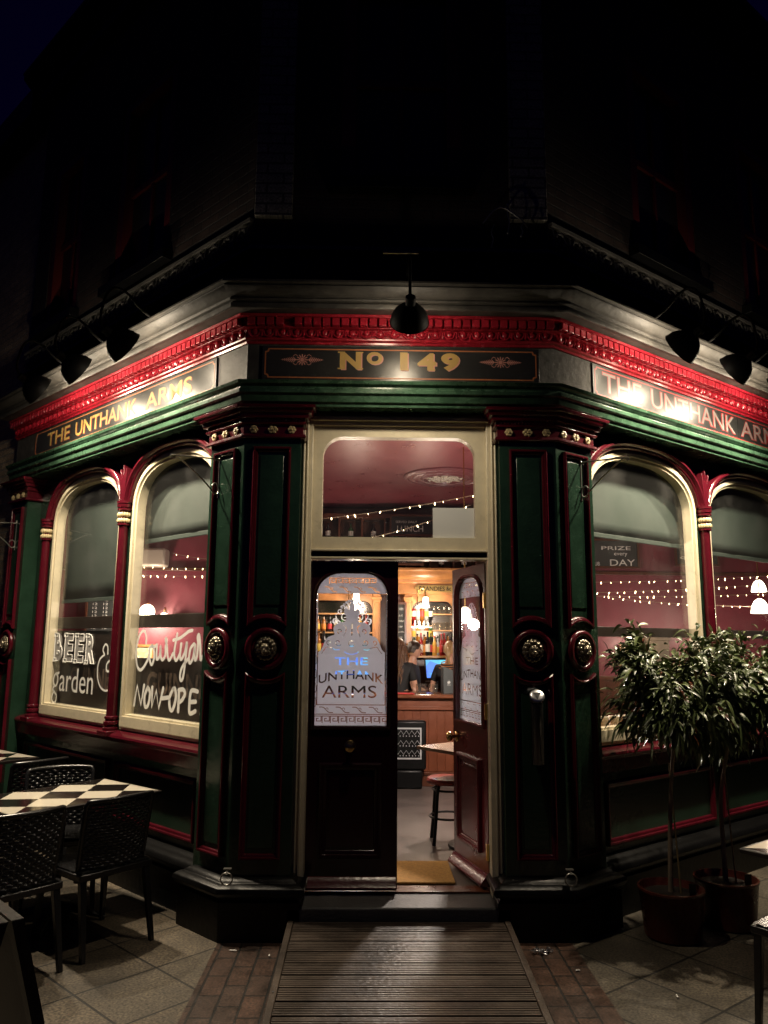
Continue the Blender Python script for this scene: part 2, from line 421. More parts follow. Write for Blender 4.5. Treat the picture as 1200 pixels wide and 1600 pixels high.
ROAD = mat('dark asphalt', (.04, .04, .042), .8, bump=.5, bscale=150, var=.2)
sheet('ground', [([(-90, -90), (90, -90), (90, 90), (-90, 90)], 0)], -.02, [ROAD])
sheet('pavement', [([(-14, -9), (-1.04, -9), (-1.04, .6), (-5, 6), (-14, 14)], 0), ([(1.0, -9), (14, -9), (14, 10), (5, 6), (1.0, .6)], 1),
                   ([(-1.04, -9), (1.0, -9), (1.0, .3), (-1.04, .3)], 2)], 0., [SLABL, SLABR, BPAVE])

# ------------------------------------------------------------------ the corner pub
PUB = thing('corner_pub', 'Victorian corner pub with green and maroon shopfront, cream windows and crimson cornice', 'pub')
def part(name, mb, m, bevel=0., parent=None, **k): return obj(name, mb, m, parent or PUB, bevel, **k)

# architrave, fascia, crimson mouldings, cornice: swept round both corners
mb = MB(); mb.sweep(pathF, [(-.2, 3.212), (.03, 3.212), (.034, 3.235), (.05, 3.24), (.06, 3.285), (.078, 3.292), (.08, 3.318), (.066, 3.324), (.066, 3.338), (.09, 3.35), (.098, 3.372), (-.2, 3.378)], FW)
part('architrave', mb, GREENL, .002)
mb = MB(); mb.sweep(pathF, [(-.2, 3.378), (.0, 3.378), (.0, 3.645), (-.2, 3.645)], FW); part('fascia', mb, BLACK)
mb = MB(); mb.sweep(pathF, [(-.2, 3.645), (.012, 3.645), (.016, 3.66), (.03, 3.668), (.034, 3.68), (.02, 3.684), (.014, 3.688), (.02, 3.742), (.055, 3.744), (.055, 3.748), (.045, 3.75), (.045, 3.802), (.098, 3.804), (.1, 3.822), (-.2, 3.826)], FW)
bed = part('bed_moulding', mb, RED, .0015)
# dentils, egg and dart
def runs():
    yield FL, 0., ULEN, -1; yield FC, -W, W, 0; yield FR, 0., URLEN, 1
for F, a, b, s_ in runs():
    mbd, mbe = MB(), MB()
    n = round((b-a)/.062)
    for i in range(n):
        u = a+(i+.5)*(b-a)/n; j = rnd.uniform(-.0015, .0015)
        if s_ == 0 and i == 4: continue
        mbd.box(u-.0245, u+.0245, .04, .09+j, 3.751, 3.801, F)
    n = round((b-a)/.093)
    for i in range(n):
        u = a+(i+.5)*(b-a)/n
        mbe.ball((u, .02, 3.722), .022, lambda x, y, z, F=F: F(x, y, z), 8, 6, 1, .8, 1.25)
        arc = [(u+.036*cos(t)*(1 if t < pi*1.5 else 1), .03, 3.735+.046*sin(t)) for t in [pi+pi*k/8 for k in range(9)]]
        mbe.tube(arc, [.004]+[.0065]*7+[.004], 5, F)
        ud = u+(b-a)/n/2
        if ud < b-.02:
            mbe.tube([(ud, .03, 3.738), (ud, .034, 3.715), (ud, .03, 3.69)], [.004, .008, .002], 5, F)
            for q in (-1, 1): mbe.tube([(ud+q*.012, .026, 3.735), (ud+q*.010, .03, 3.71), (ud+q*.003, .026, 3.693)], .003, 4, F)
    obj('dentils', mbd, RED, bed, .002); obj('egg_and_dart', mbe, RED, bed)
mb = MB(); mb.sweep(pathF, [(-.2, 3.828), (.17, 3.828), (.185, 3.814), (.2, 3.812), (.206, 3.82), (.207, 3.846), (.192, 3.849), (.192, 3.857), (.216, 3.860), (.220, 3.872), (.206, 3.876), (.210, 3.884), (.236, 3.889), (.256, 3.905), (.280, 3.925), (.284, 3.932), (.276, 3.935), (.276, 3.941), (.302, 3.946), (.302, 3.962), (-.2, 4.02)], FW)
corn = part('cornice', mb, BLACK, .002)
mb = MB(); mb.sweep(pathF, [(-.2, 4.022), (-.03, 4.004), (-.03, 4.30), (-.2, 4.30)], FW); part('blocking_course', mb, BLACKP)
mb = MB(); mb.sweep(pathF, [(-.2, 4.302), (.0, 4.302), (.03, 4.312), (.03, 4.335), (.015, 4.345), (.01, 4.352), (-.2, 4.352)], FW)
band = part('stone_band', mb, LEAD, .003)
# leaf scroll frieze above the band on both sides
for F, a, b in ((FL, .02, ULEN), (FR, .02, URLEN)):
    mb = MB()
    n = round((b-a)/.17)
    for i in range(n):
        u = a+(i+.5)*(b-a)/n; sg = 1 if i % 2 else -1
        sp = [(u+sg*(.062*(1-k/16.)*cos(.5+k*.55)), .012, 4.44+.062*(1-k/16.)*sin(.5+k*.55)) for k in range(14)]
        mb.tube(smooth_pts(sp, 2), .008, 5, F)
        mb.tube([(u-.085, .01, 4.37), (u-.07, .014, 4.44), (u-.083, .01, 4.52)], [.004, .009, .003], 5, F)
        for k in range(5):
            t = k*1.25+i; mb.ball((u+.05*cos(t), .014, 4.44+.06*sin(t)), .014, F, 6, 4, 1, .6, 1.3)
    mb.box(a, b, -.03, .012, 4.535, 4.56, F)
    part('leaf_frieze', mb, LEAD)

# upper walls
def uvset(o, fn):
    me = o.data; ul = me.uv_layers.new(name='UVMap')
    for lp in me.loops: ul.data[lp.index].uv = fn(me.vertices[lp.vertex_index].co)
UBRICK = brick_mat('shade-darkened brick', (.03, .017, .013), (.022, .014, .011), (.018, .016, .014), .225, .075, .5, .008, .75, plane='UV')  # brick colour darkened to hold the night shade above the cornice
PBRICK = brick_mat('pale painted brick', (.24, .22, .19), (.19, .18, .15), (.06, .055, .05), .225, .075, .5, .008, .6, plane='UV')
HB = 7.35
def rect(a, b, c, d): return [(a, c), (b, c), (b, d), (a, d)]
def upper(F, c, t, a, b, wins, pub_wins):
    mb = MB(); plate(mb, [rect(a, b, 4.352, HB)]+[rect(*q) for q in wins], -.25, -.03, swap(F))
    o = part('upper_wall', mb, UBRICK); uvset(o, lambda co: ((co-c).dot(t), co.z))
    for (p, q, r_, s_) in wins:
        fb = MB(); plate(fb, [rect(p, q, r_, s_), rect(p+.10, q-.10, r_+.10, s_-.09)], -.16, -.04, swap(F))
        fb.box(p+.07, q-.07, -.15, -.10, (r_+s_)/2-.03, (r_+s_)/2+.03, F)
        fb.box((p+q)/2-.015, (p+q)/2+.015, -.148, -.104, r_+.08, (r_+s_)/2-.03, F); fb.box((p+q)/2-.015, (p+q)/2+.015, -.148, -.104, (r_+s_)/2+.03, s_-.07, F)
        fr = part('sash_window', fb, mat('light-lifted red sash paint', (.13, .014, .012), .5), .003)  # maroon raised in the colour for light catching the frames
        gb = MB(); gb.box(p+.06, q-.06, -.132, -.126, r_+.06, s_-.06, F); obj('glass', gb, SIGNB, fr)
        sb = MB(); sb.box(p-.08, q+.08, -.2, .06, r_-.09, r_-.004, F); obj('sill', sb, BLACKP, fr, .004)
upper(FL, cL, tL, 0.012, ULEN, [(1.15, 2.05, 4.72, 6.45), (2.75, 3.45, 4.72, 6.45)], 1)
upper(FR, cR, tR, 0.012, URLEN, [(1.05, 1.95, 4.72, 6.45), (2.75, 3.65, 4.72, 6.45)], 1)
upper(FC, Vector((0, -.15, 0)), Vector((1, 0, 0)), -W, W, [(-.42, .42, 4.85, 6.5)], 1)
for a, b in ((.745, 1.0), (-1.0, -.745)):
    mb = MB(); mb.box(a, b, -.028, .02, 4.56, HB-.02, FC); o = part('brick_pier', mb, PBRICK, .004); uvset(o, lambda co: (co.x+.02, co.z))
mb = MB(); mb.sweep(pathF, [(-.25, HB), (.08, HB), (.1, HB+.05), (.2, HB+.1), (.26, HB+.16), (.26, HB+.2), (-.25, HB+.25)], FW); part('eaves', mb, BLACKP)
mb = MB(); mb.sweep(pathF, [(.27, HB+.202), (.27, HB+.23), (-2.2, HB+2.4), (-2.2, HB+2.3)], FW); part('roof', mb, mat('slate roof', (.03, .03, .035), .6, bump=.4, bscale=20))

# pilasters
PILP = [(.0, .26), (.075, .26)]
PLINTH = [(-.05, -.02), (.085, -.02), (.085, .215), (.07, .225), (.07, .236), (.098, .245), (.112, .268), (.106, .292), (.085, .306), (.06, .31), (.05, .322), (.03, .334), (.0, .338), (-.05, .338)]
CAPP = [(-.05, 3.0), (.026, 3.0), (.032, 3.008), (.03, 3.026), (.014, 3.03), (.014, 3.088), (.03, 3.092), (.034, 3.104), (.022, 3.108), (.024, 3.128), (.046, 3.132), (.052, 3.15), (.05, 3.158), (.066, 3.162), (.078, 3.178), (.08, 3.186), (.092, 3.19), (.095, 3.209), (-.05, 3.211)]
def inset_path(F, pts): return [tuple(F(u, v, 0).xy) for u, v in pts]
def lion(mb, u, z, F):
    B = lambda x, y, zz, r, sx=1, sy=1, sz=1: mb.ball((u+x, y, z+zz), r, F, 9, 6, sx, sy, sz)
    B(0, .012, 0, .066, 1, .45, 1.05)
    for k in range(15):
        t = 2*pi*k/15; B(.053*cos(t), .026, .055*sin(t), .018, 1, .8, 1.2)
    for k in range(11):
        t = 2*pi*k/11+.2; B(.042*cos(t), .04, .01+.042*sin(t), .015, 1, .8, 1)
    B(0, .05, .0, .032, 1, .8, 1.15); B(0, .068, -.018, .019, 1.15, .9, .8); B(0, .075, -.006, .011, 1.2, .8, .8)
    B(-.016, .066, .014, .008); B(.016, .066, .014, .008); B(0, .06, -.036, .013, 1.1, .7, .6)
    B(-.028, .045, .038, .012); B(.028, .045, .038, .012); B(0, .058, .026, .013, 1.6, .7, .6)
MP = [(.0, -.002), (.0, .022), (-.006, .028), (-.014, .026), (-.017, .016), (-.025, .014), (-.03, .008), (-.034, -.002)]
def pil_face(root, F, a, b):
    # mouldings on one face between u=a and u=b
    c = (a+b)/2; h = (b-a)/2-.062; sg = 1
    zb = 1.66; ra = .185; ang = math.asin(min(.98, h/ra))
    arc = [(c+ra*sin(t), zb+ra*cos(t)) for t in [ang-2*ang*k/10 for k in range(11)]]
    up_ = [(c-h, 2.945), (c+h, 2.945)]+arc       # clockwise in (u, z) -> outside is to the left
    mb = MB(); G = swap(F)
    mb.sweep(up_, [(-o_, q) for o_, q in MP], G, True); obj('panel_moulding', mb, MAROON, root); mb = MB()
    arc2 = [(c+ra*sin(t), zb-ra*cos(t)) for t in [-ang+2*ang*k/10 for k in range(11)]]
    lo = arc2+[(c+h, .43), (c-h, .43)]
    mb.sweep(lo, [(-o_, q) for o_, q in MP], G, True); obj('panel_moulding', mb, MAROON, root)
    # sunken-looking fielded panels
    for za, zb_ in ((1.93, 2.89), (.49, 1.40)):
        mb = MB(); mb.box(c-h+.045, c+h-.045, -.004, .006, za, zb_, F); obj('fielded_panel', mb, GREEN, root, .004)
    mb = MB(); mb.tube([(c+.112*cos(2*pi*k/32), .012, zb+.112*sin(2*pi*k/32)) for k in range(32)], .021, 10, F, True)
    mb.tube([(c+.083*cos(2*pi*k/32), .010, zb+.083*sin(2*pi*k/32)) for k in range(32)], .009, 6, F, True)
    obj('roundel', mb, MAROON, root)
    mb = MB(); lion(mb, c, zb, F); obj('lion_boss', mb, LION, root)
def flowers(mb, F, a, b, n=3):
    for i in range(n):
        u = a+(i+.5)*(b-a)/n; z = 3.058
        for k in range(6):
            t = 2*pi*k/6+i; mb.ball((u+.017*cos(t)*(1.35 if i == 1 else 1), .022, z+.016*sin(t)), .0115, F, 6, 5, 1.1, .8, 1)
        mb.ball((u, .03, z), .009, F, 6, 5)
def ticks(mb, F, a, b):
    n = int((b-a)/.022)
    for i in range(n):
        u = a+(i+.5)*(b-a)/n; mb.ball((u, .026, 3.118), .008, F, 6, 4, .8, 1, 1)
def pilaster(faces, path, base=None):
    mb = MB()
    for F, a, b in faces: mb.box(a, b, -.3, 0, -.02, 3.1, F)
    root = part('pilaster', mb, GREEN)
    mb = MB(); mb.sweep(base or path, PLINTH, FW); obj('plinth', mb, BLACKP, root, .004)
    mb = MB(); mb.sweep(path, CAPP, FW)
    for F, a, b in faces: ticks(mb, F, a, b)
    cap = obj('capital', mb, MAROON, root, .0015)
    mb = MB()
    for F, a, b in faces: flowers(mb, F, a, b)
    obj('gilded_flowers', mb, FLOW, root)
    for F, a, b in faces: pil_face(root, F, a, b)
    return root
pilaster([(FR, 0, .368), (FC, .644, W)], inset_path(FC, [(.644, -.2), (.644, 0)])+[tuple(cR.xy)]+inset_path(FR, [(.368, 0), (.368, -.2)]),
         inset_path(FC, [(.66, -.2), (.66, 0)])+[tuple(cR.xy)]+inset_path(FR, [(.315, 0), (.315, -.2)]))
pilaster([(FL, 0, .368), (FC, -W, -.644)], inset_path(FL, [(.368, -.2), (.368, 0)])+[tuple(cL.xy)]+inset_path(FC, [(-.644, 0), (-.644, -.2)]),
         inset_path(FL, [(.315, -.2), (.315, 0)])+[tuple(cL.xy)]+inset_path(FC, [(-.66, 0), (-.66, -.2)]))
pilaster([(FL, 3.40, 3.768)], inset_path(FL, [(3.768, -.2), (3.768, 0), (3.40, 0), (3.40, -.2)]))
pilaster([(FR, 3.95, 4.318)], inset_path(FR, [(3.95, -.2), (3.95, 0), (4.318, 0), (4.318, -.2)]))

# shop windows
def arch(u0, u1, z0, zs, rise, n=2.5, k=28, ins=0.):
    c = (u0+u1)/2; hw = (u1-u0)/2-ins; zs_ = zs; rise_ = rise-ins
    pts = [(c+hw, z0)]
    for i in range(k+1):
        t = pi*i/k; co, si = cos(t), sin(t)
        pts.append((c+hw*math.copysign(abs(co)**(2/n), co), zs_+rise_*abs(si)**(2/n)))
    pts.append((c-hw, z0)); return pts
def bay(F, side, wins, cols, uend):
    G = swap(F)
    op = [arch(a, b, 1.035, 2.70, .43) for a, b in wins]
    mb = MB(); plate(mb, [rect(.36, uend, 1.0, 3.214)]+op, -.165, -.13, G); part('spandrel', mb, GREEN)
    for (a, b), o_ in zip(wins, op):
        mb = MB(); inn = arch(a, b, 1.150, 2.70, .43, ins=.072)
        plate(mb, [o_, inn], -.20, -.128, G)
        inn2 = arch(a, b, 1.135, 2.70, .43, ins=.05)
        plate(mb, [arch(a, b, 1.06, 2.70, .43, ins=.02), inn2], -.127, -.112, G)
        win = part('shop_window', mb, CREAM, .003)
        mb = MB(); plate(mb, [arch(a, b, 1.14, 2.70, .43, ins=.06)], -.186, -.180, G); obj('glass', mb, GLASS, win)
        mb = MB(); hp = [p for p in arch(a, b, 2.80, 2.70, .43) if p[1] >= 2.8]
        hp = [(hp[0][0], 2.79)]+hp+[(hp[-1][0], 2.79)]
        PR = [(.0, -.13), (.0, -.095), (.008, -.085), (.02, -.085), (.024, -.075), (.036, -.06), (.05, -.06), (.055, -.07), (.062, -.075), (.064, -.13)]
        mb.sweep(hp, PR, G); obj('hood_moulding', mb, MAROON, win)
        win['side'] = side
    for c in cols:
        Fz = lambda x, y, z, c=c: F(c+x, -.095+y, z)
        mb = MB(); mb.lathe([(.041, 1.13), (.041, 1.6), (.039, 2.2), (.037, 2.605)], 20, Fz); col = part('column', mb, MAROON)
        mb = MB(); mb.lathe([(.062, 1.02), (.062, 1.045), (.05, 1.052), (.048, 1.062), (.058, 1.07), (.058, 1.09), (.046, 1.098), (.046, 1.106), (.053, 1.112), (.053, 1.126), (.041, 1.134)], 20, Fz); obj('column_base', mb, MAROON, col)
        mb = MB(); mb.lathe([(.037, 2.60), (.050, 2.606), (.05, 2.616), (.04, 2.622), (.042, 2.72), (.056, 2.726), (.056, 2.738), (.048, 2.744), (.058, 2.75), (.060, 2.772), (.052, 2.776), (.062, 2.78), (.062, 2.80)], 20, Fz); cp = obj('column_capital', mb, MAROON, col)
        mb = MB()
        for zz in (2.642, 2.69):
            for k in range(14):
                t = 2*pi*k/14; mb.ball((.043*cos(t), .043*sin(t), zz), .0135, Fz, 6, 5, 1, 1, 1.5)
        obj('leaf_band', mb, FLOW, col)
        mb = MB()
        if c not in (cols[-1],) or side > 0 and c == cols[0]:
            mb.prism([(c, 2.80), (c+.03, 2.80), (c+.042, 2.93), (c+.05, 3.07), (c+.012, 3.0), (c, 3.10), (c-.012, 3.0), (c-.05, 3.07), (c-.042, 2.93), (c-.03, 2.80)], -.13, -.062, G)
            obj('leaf_spandrel', mb, MAROON, col, .004)
    mb = MB(); u0 = .36
    for (x, y) in [(u0, uend)]:
        pr = [(-.16, 1.036), (-.075, 1.012), (-.05, 1.0), (-.043, .985), (-.05, .972), (-.075, .955), (-.08, .87), (-.16, .868)]
        p = [F(x, 0, 0).xy, F(y, 0, 0).xy]
        if side < 0: p = p[::-1]
        mb.sweep([tuple(q) for q in p], pr, FW)
    sill = part('window_sill', mb, MAROON, .003)
    for c in cols: mb = MB(); mb.box(c-.075, c+.075, -.15, -.018, .985, 1.025, F); obj('column_pedestal', mb, MAROON, sill, .006)
    mb = MB(); mb.box(.36, uend, -.22, -.13, -.02, .87, F); sr = part('stall_riser', mb, GREEN)
    e = [(.55, (cols[0]-.06)), (cols[0]+.06, uend-.1)]
    for a, b in e:
        mb = MB(); mb.sweep([(a, .80), (b, .80), (b, .40), (a, .40)], [(-o_*1.3, q-.13) for o_, q in MP], G, True); obj('panel_moulding', mb, MAROON, sr)
    mb = MB(); pr = [(-.16, .35), (-.1, .348), (-.085, .335), (-.06, .33), (-.03, .325), (-.008, .308), (.0, .285), (-.01, .262), (-.035, .25), (-.04, .238), (-.025, .23), (-.025, -.02), (-.16, -.02)]
    p = [tuple(F(.36, 0, 0).xy), tuple(F(uend, 0, 0).xy)]
    if side < 0: p = p[::-1]
    mb.sweep(p, pr, FW); obj('plinth', mb, BLACKP, sr, .003)
bay(FL, -1, [(.42, 1.63), (1.77, 3.07)], [1.70, 3.14], 3.41)
bay(FR, 1, [(.44, 1.86), (2.0, 3.55)], [1.93, 3.62], 3.96)
# entrance: jambs, transom, fanlight
FD = lambda x, z, y: Vector((x, y, z))       # (x, z, depth)
mb = MB()
for s_ in (-1, 1):
    mb.box(min(s_*.572, s_*.648), max(s_*.572, s_*.648), -.06, .07, .14, 3.216)
    for k, (a, b) in enumerate(((.60, .612), (.622, .634))): mb.box(min(s_*a, s_*b), max(s_*a, s_*b), -.074, -.058, .30, 3.18)
dfm = part('door_frame', mb, CREAM, .004)
mb = MB(); mb.box(-.572, .572, -.05, .07, 3.125, 3.216); mb.box(-.60, .60, -.075, -.048, 3.155, 3.185); obj('head', mb, CREAM, dfm, .004)
mb = MB(); rr = .13
inner = [(-.508, 2.381), (.50, 2.381)]+[(.50-rr+rr*cos(t), 3.054-rr+rr*sin(t)) for t in [pi/2*k/8 for k in range(9)]]+[(-.508+rr-rr*sin(t), 3.054-rr+rr*cos(t)) for t in [pi/2*k/8 for k in range(9)]]
plate(mb, [[(-.572, 2.285), (.572, 2.285), (.572, 3.125), (-.572, 3.125)], inner], -.03, .05, FD)
mb.box(-.572, .572, -.055, .05, 2.285, 2.30)
fan = part('fanlight', mb, CREAM, .004)
mb = MB(); mb.box(-.55, .55, .012, .018, 2.35, 3.09); obj('glass', mb, GLASS, fan)
mb = MB(); mb.box(.222, .497, .0, .004, 2.385, 2.585); obj('white_card', mb, mat('white card', (.55, .56, .55), .6), fan)
mb = MB(); mb.box(-.572, .572, -.02, .06, 2.252, 2.285); obj('shaded_gap', mb, BLACKP, dfm)  # black strip put in for the shade of the gap under the transom
mb = MB(); mb.box(-.572, .572, -.04, .06, 2.236, 2.251); obj('door_head', mb, CREAM, dfm, .003)
# step and threshold
mb = MB(); mb.box(-.66, .66, -.235, .09, -.02, .188); part('door_step', mb, STONE, .012)
mb = MB(); mb.box(-.573, .573, .02, .14, .19, .2); part('threshold', mb, DWOOD, .003)

# door leaves: etched glass, built once for the left leaf and mirrored for the right
LW = .588
GX0, GX1, GZ0, GZ1 = .045, .535, 1.167, 2.163
def gx(zx): return GX0+(zx-72)/(737-72)*(GX1-GX0)
def gz(zy): return GZ1-(zy-68)/(1532-68)*(GZ1-GZ0)
def garch(ins):
    a, b, t = GX0+ins, GX1-ins, GZ1-ins; r_ = .17
    return [(a, GZ0+ins), (b, GZ0+ins)]+[(b-.17+(.17)*cos(q), t-.16+.16*sin(q)) for q in [pi/2*k/8 for k in range(9)]]+[(a+.17-.17*sin(q), t-.16+.16*cos(q)) for q in [pi/2*k/8 for k in range(9)]]
def key_loops(x0, x1, y0, y1, n):
    # greek key as thin closed bands
    out = []; p = (x1-x0)/n; t = (y1-y0)*.13
    for i in range(n):
        a = x0+i*p+t*.6; b = x0+(i+1)*p-t*.6; h = y1-y0
        path = [(a, y0), (a, y1), (b, y1), (b, y0+h*.28), (a+(b-a)*.36, y0+h*.28), (a+(b-a)*.36, y0+h*.66), (a+(b-a)*.66, y0+h*.66)]
        out.append(band_loop(path, t))
    return out
def band_loop(path, wd):
    P = [Vector(q) for q in path]; L, Q = [], []
    for i in range(len(P)):
        d0 = (P[i]-P[i-1]).normalized() if i else (P[1]-P[0]).normalized()
        d1 = (P[i+1]-P[i]).normalized() if i < len(P)-1 else d0
        n0, n1 = Vector((-d0.y, d0.x)), Vector((-d1.y, d1.x)); mm = (n0+n1)/max(.3, 1+n0.dot(n1))*wd*.5
        L.append(tuple(P[i]+mm)); Q.append(tuple(P[i]-mm))
    return L+Q[::-1]
crest = [(112, 838), (138, 812), (158, 760), (185, 705), (228, 682), (252, 668), (240, 622), (258, 578), (305, 556), (345, 548), (352, 500), (330, 455), (352, 425), (380, 440), (385, 385), (402, 350)]
crestL = [(gx(a), gz(b)) for a, b in smooth_pts(crest, 3)]
cx_ = gx(404)
crestR = [(2*cx_-a, b) for a, b in crestL[::-1]][1:]
def leaf_parts(s, root):
    # s=+1: hinge on the left, s=-1: hinge on the right; local x runs from the hinge, y<0 is outside
    FLf = lambda x, z, y: Vector((s*x, y, z))
    mb = MB(); plate(mb, [rect(0.002, LW, .215, 2.226), garch(0)], -.02, .025, FLf)
    o = obj('door', mb, mat('door black maroon gloss', (.016, .003, .005), .16, bump=.05, bscale=40), root, .003)
    mb = MB(); ga = garch(.0); mb.sweep(ga, [(-.016, -.018), (-.016, -.03), (-.006, -.036), (.006, -.03), (.01, -.02), (.01, .02), (-.004, .03), (-.016, .024)], FLf, True); obj('glazing_bead', mb, MATS['door black maroon gloss'], o)
    mb = MB()
    for za, zb in ((.395, .96),): mb.sweep([(.1, zb), (LW-.1, zb), (LW-.1, za), (.1, za)], [(-o_*1.5, -q*1.0-.018) for o_, q in MP], FLf, True)
    mb.box(.16, LW-.16, -.028, -.015, .46, .9, lambda x, y, z: Vector((s*x, y, z)))
    obj('panel_moulding', mb, MATS['door black maroon gloss'], o)
    mb = MB(); mb.prism([(-.02, .215), (-.07, .222), (-.072, .235), (-.045, .262), (-.03, .285), (-.02, .29)], .01, LW-.005, lambda y, z, x: Vector((s*x, y, z))); obj('weather_bar', mb, MAROON, o, .003)
    # clear pane + etched sheet with clear letters
    Fg = lambda x, z, y: Vector((s*x, y, z))
    mb = MB(); plate(mb, [garch(-.006)], -.002, .002, Fg); obj('glass', mb, GLASSC, o)
    # in mirrored leaf the writing must still read from outside
    mxr = (lambda lp: lp) if s > 0 else (lambda lp: [(GX0+GX1-a, b) for a, b in lp])
    fl = []
    body = [(gx(112), gz(1318)), (gx(692), gz(1318))]+[(2*cx_-a, b) for a, b in crestL][0:0]
    outline = [(gx(112), gz(1318))]+crestL+crestR+[(gx(696), gz(1318))]
    th = text_loops('THE', gx(258), gx(548), gz(955), gz(885), .008)
    wv = lambda X, Y: (X, Y-.030*((X-cx_)/.2)**2)
    un = text_loops('UNTHANK', gx(120), gx(685), gz(1085), gz(1002), .012, wv)
    ar = text_loops('ARMS', gx(150), gx(625), gz(1258), gz(1145), .0)
    curls = []
    def spiral(cx, cy, r0, turns, a0, dr, wd=7):
        pts = [(cx+dr*(r0*(1-.75*k/18))*cos(a0+turns*2*pi*k/18), cy+(r0*(1-.75*k/18))*sin(a0+turns*2*pi*k/18)) for k in range(19)]
        return band_loop([(gx(a), gz(b)) for a, b in pts], .0045)
    for d in (1, -1):
        q = lambda zx: 404+d*(zx-404)
        curls += [spiral(q(205), 745, 26, .85, pi*.5, d), spiral(q(285), 745, 34, .9, pi*.2, d), spiral(q(300), 640, 26, .9, pi*.6, d)]
        curls += [band_loop([(gx(q(a)), gz(b)) for a, b in smooth_pts([(330, 690), (350, 640), (352, 600), (330, 585)], 3)], .004)]
        curls += [band_loop([(gx(q(a)), gz(b)) for a, b in smooth_pts([(140, 850), (165, 815), (180, 790), (200, 790), (240, 800), (260, 815), (300, 812)], 3)], .0035)]
    curls.append(band_loop([(gx(404), gz(565)), (gx(404), gz(680))], .006))
    curls.append(band_loop([(gx(a), gz(b)) for a, b in smooth_pts([(340, 830), (365, 848), (404, 855), (443, 848), (468, 830)], 3)], .004))
    curls += [band_loop([(gx(404+26*cos(t)+0), gz(755+26*sin(t))) for t in [2*pi*k/16 for k in range(15)]], .005)]
    main = [outline]+th+un+ar+curls
    mb = MB()
    plate(mb, [mxr(l) for l in main], .0035, .0055, Fg)
    # arch-top band
    ga = garch(.006); top = [p for p in ga if p[1] > gz(282)]
    top = [(GX1-.006, gz(282))]+[p for p in top]+[(GX0+.006, gz(282))]
    kx = key_loops(gx(196), gx(615), gz(192), gz(135), 7)
    def weave(y, x0, x1, n, amp):
        o_ = []
        for i in range(n):
            a = x0+(x1-x0)*(i+.08)/n; b = x0+(x1-x0)*(i+.92)/n; c = (a+b)/2
            o_.append(band_loop(smooth_pts([(a, y+amp), (a+(b-a)*.3, y+amp*.9), (c, y), (b-(b-a)*.3, y-amp*.9), (b, y-amp)], 3), .0055))
            o_.append(band_loop([(c+.006+amp*.42*cos(t), y+amp*.3+amp*.42*sin(t)) for t in [-.8+pi*1.4*k/8 for k in range(9)]], .0035))
        return o_
    plate(mb, [mxr(l) for l in [top]+kx+weave(gz(243), gx(150), gx(660), 4, .016)], .0035, .0055, Fg)
    # bottom band
    kb = key_loops(gx(82), gx(722), gz(1488), gz(1425), 9)
    plate(mb, [mxr(l) for l in [[(GX0+.006, gz(1528)), (GX1-.006, gz(1528)), (GX1-.006, gz(1412)), (GX0+.006, gz(1412))]]+kb], .0035, .0055, Fg)
    plate(mb, [mxr(l) for l in [[(gx(100), gz(1404)), (gx(708), gz(1404)), (gx(708), gz(1326)), (gx(100), gz(1326))]]+weave(gz(1368), gx(118), gx(690), 4, .017)], .0035, .0055, Fg)
    for a, b in ((GX0+.006, gx(104)), (gx(704), GX1-.006)):
        wv_ = []
        for k in range(8):
            y0_ = gz(340+k*130); y1_ = gz(340+k*130+95); mid = (a+b)/2
            wv_.append(band_loop(smooth_pts([(mid-.006, y0_), (mid+.005, y0_-.012), (mid+.006, y1_+.012), (mid-.006, y1_)], 3), .0035))
        plate(mb, [mxr(l) for l in [[(a, gz(1406)), (b, gz(1406)), (b, gz(290)), (a, gz(290))]]+wv_], .0035, .0055, Fg)
    obj('etched_frosting', mb, FROST, o, recalc=True)
    mb = MB(); h_ = .0046
    def sp2(cx, cy, r0, turns, a0, d, wd=.007):
        pts = [(gx(cx)+d*(r0*(1-.8*k/26))*(GX1-GX0)/665*cos(a0+turns*2*pi*k/26), gz(cy)-(r0*(1-.8*k/26))*(GZ1-GZ0)/1464*sin(a0+turns*2*pi*k/26)) for k in range(27)]
        return pts
    for d in (1, -1):
        q = lambda zx: 404+d*(zx-404)
        for k, (a, b, r0, tn, a0) in enumerate(((338, 500, 44, 1.3, -.3), (300, 452, 26, 1.1, 1.2), (352, 420, 22, 1.1, .4), (262, 540, 26, 1.1, 2.0))):
            mb.ribbon(mxr(sp2(q(a), b, r0, tn, a0, d)), .0055, Fg, h_); h_ += 3e-5
        for pts in ([(390, 540), (372, 470), (350, 420), (322, 398), (300, 405)], [(395, 500), (385, 430), (368, 385), (345, 365)], [(300, 555), (270, 520), (262, 490), (275, 470)], [(250, 575), (235, 548), (240, 525), (258, 520)]):
            mb.ribbon(mxr([(gx(q(a)), gz(b)) for a, b in smooth_pts(pts, 4)]), [.008-.0055*i/(len(pts)*4-4) for i in range(len(pts)*4-3)], Fg, h_); h_ += 3e-5
        for k in range(5): t_ = .5+k*.5; mb.lathe([(.0085, 0), (.0084, .0002)], 10, lambda x, y, z, t_=t_, d=d, h0=h_: Fg(mxr([(cx_+d*(.008+.03*k*.5)+x, gz(350)-.006*k+y)])[0][0], gz(350)-.008*k*k*.35+y, h0+z)); h_ += 3e-5
    obj('etched_scrolls', mb, FROST, o, recalc=False)
    # knob and lock
    for q in (-1, 1):
        mb = MB(); kx_ = LW-.30 if s > 0 else LW-.07
        Fk = lambda x, y, z, q=q: Vector((s*(kx_)+x, q*(.022+z), 1.06+y))
        mb.lathe([(.036, 0), (.036, .004), (.03, .008), (.012, .01), (.011, .03), (.02, .036), (.03, .046), (.033, .056), (.029, .068), (.016, .074), (.002, .076)], 20, Fk); obj('knob', mb, BRASS, o)
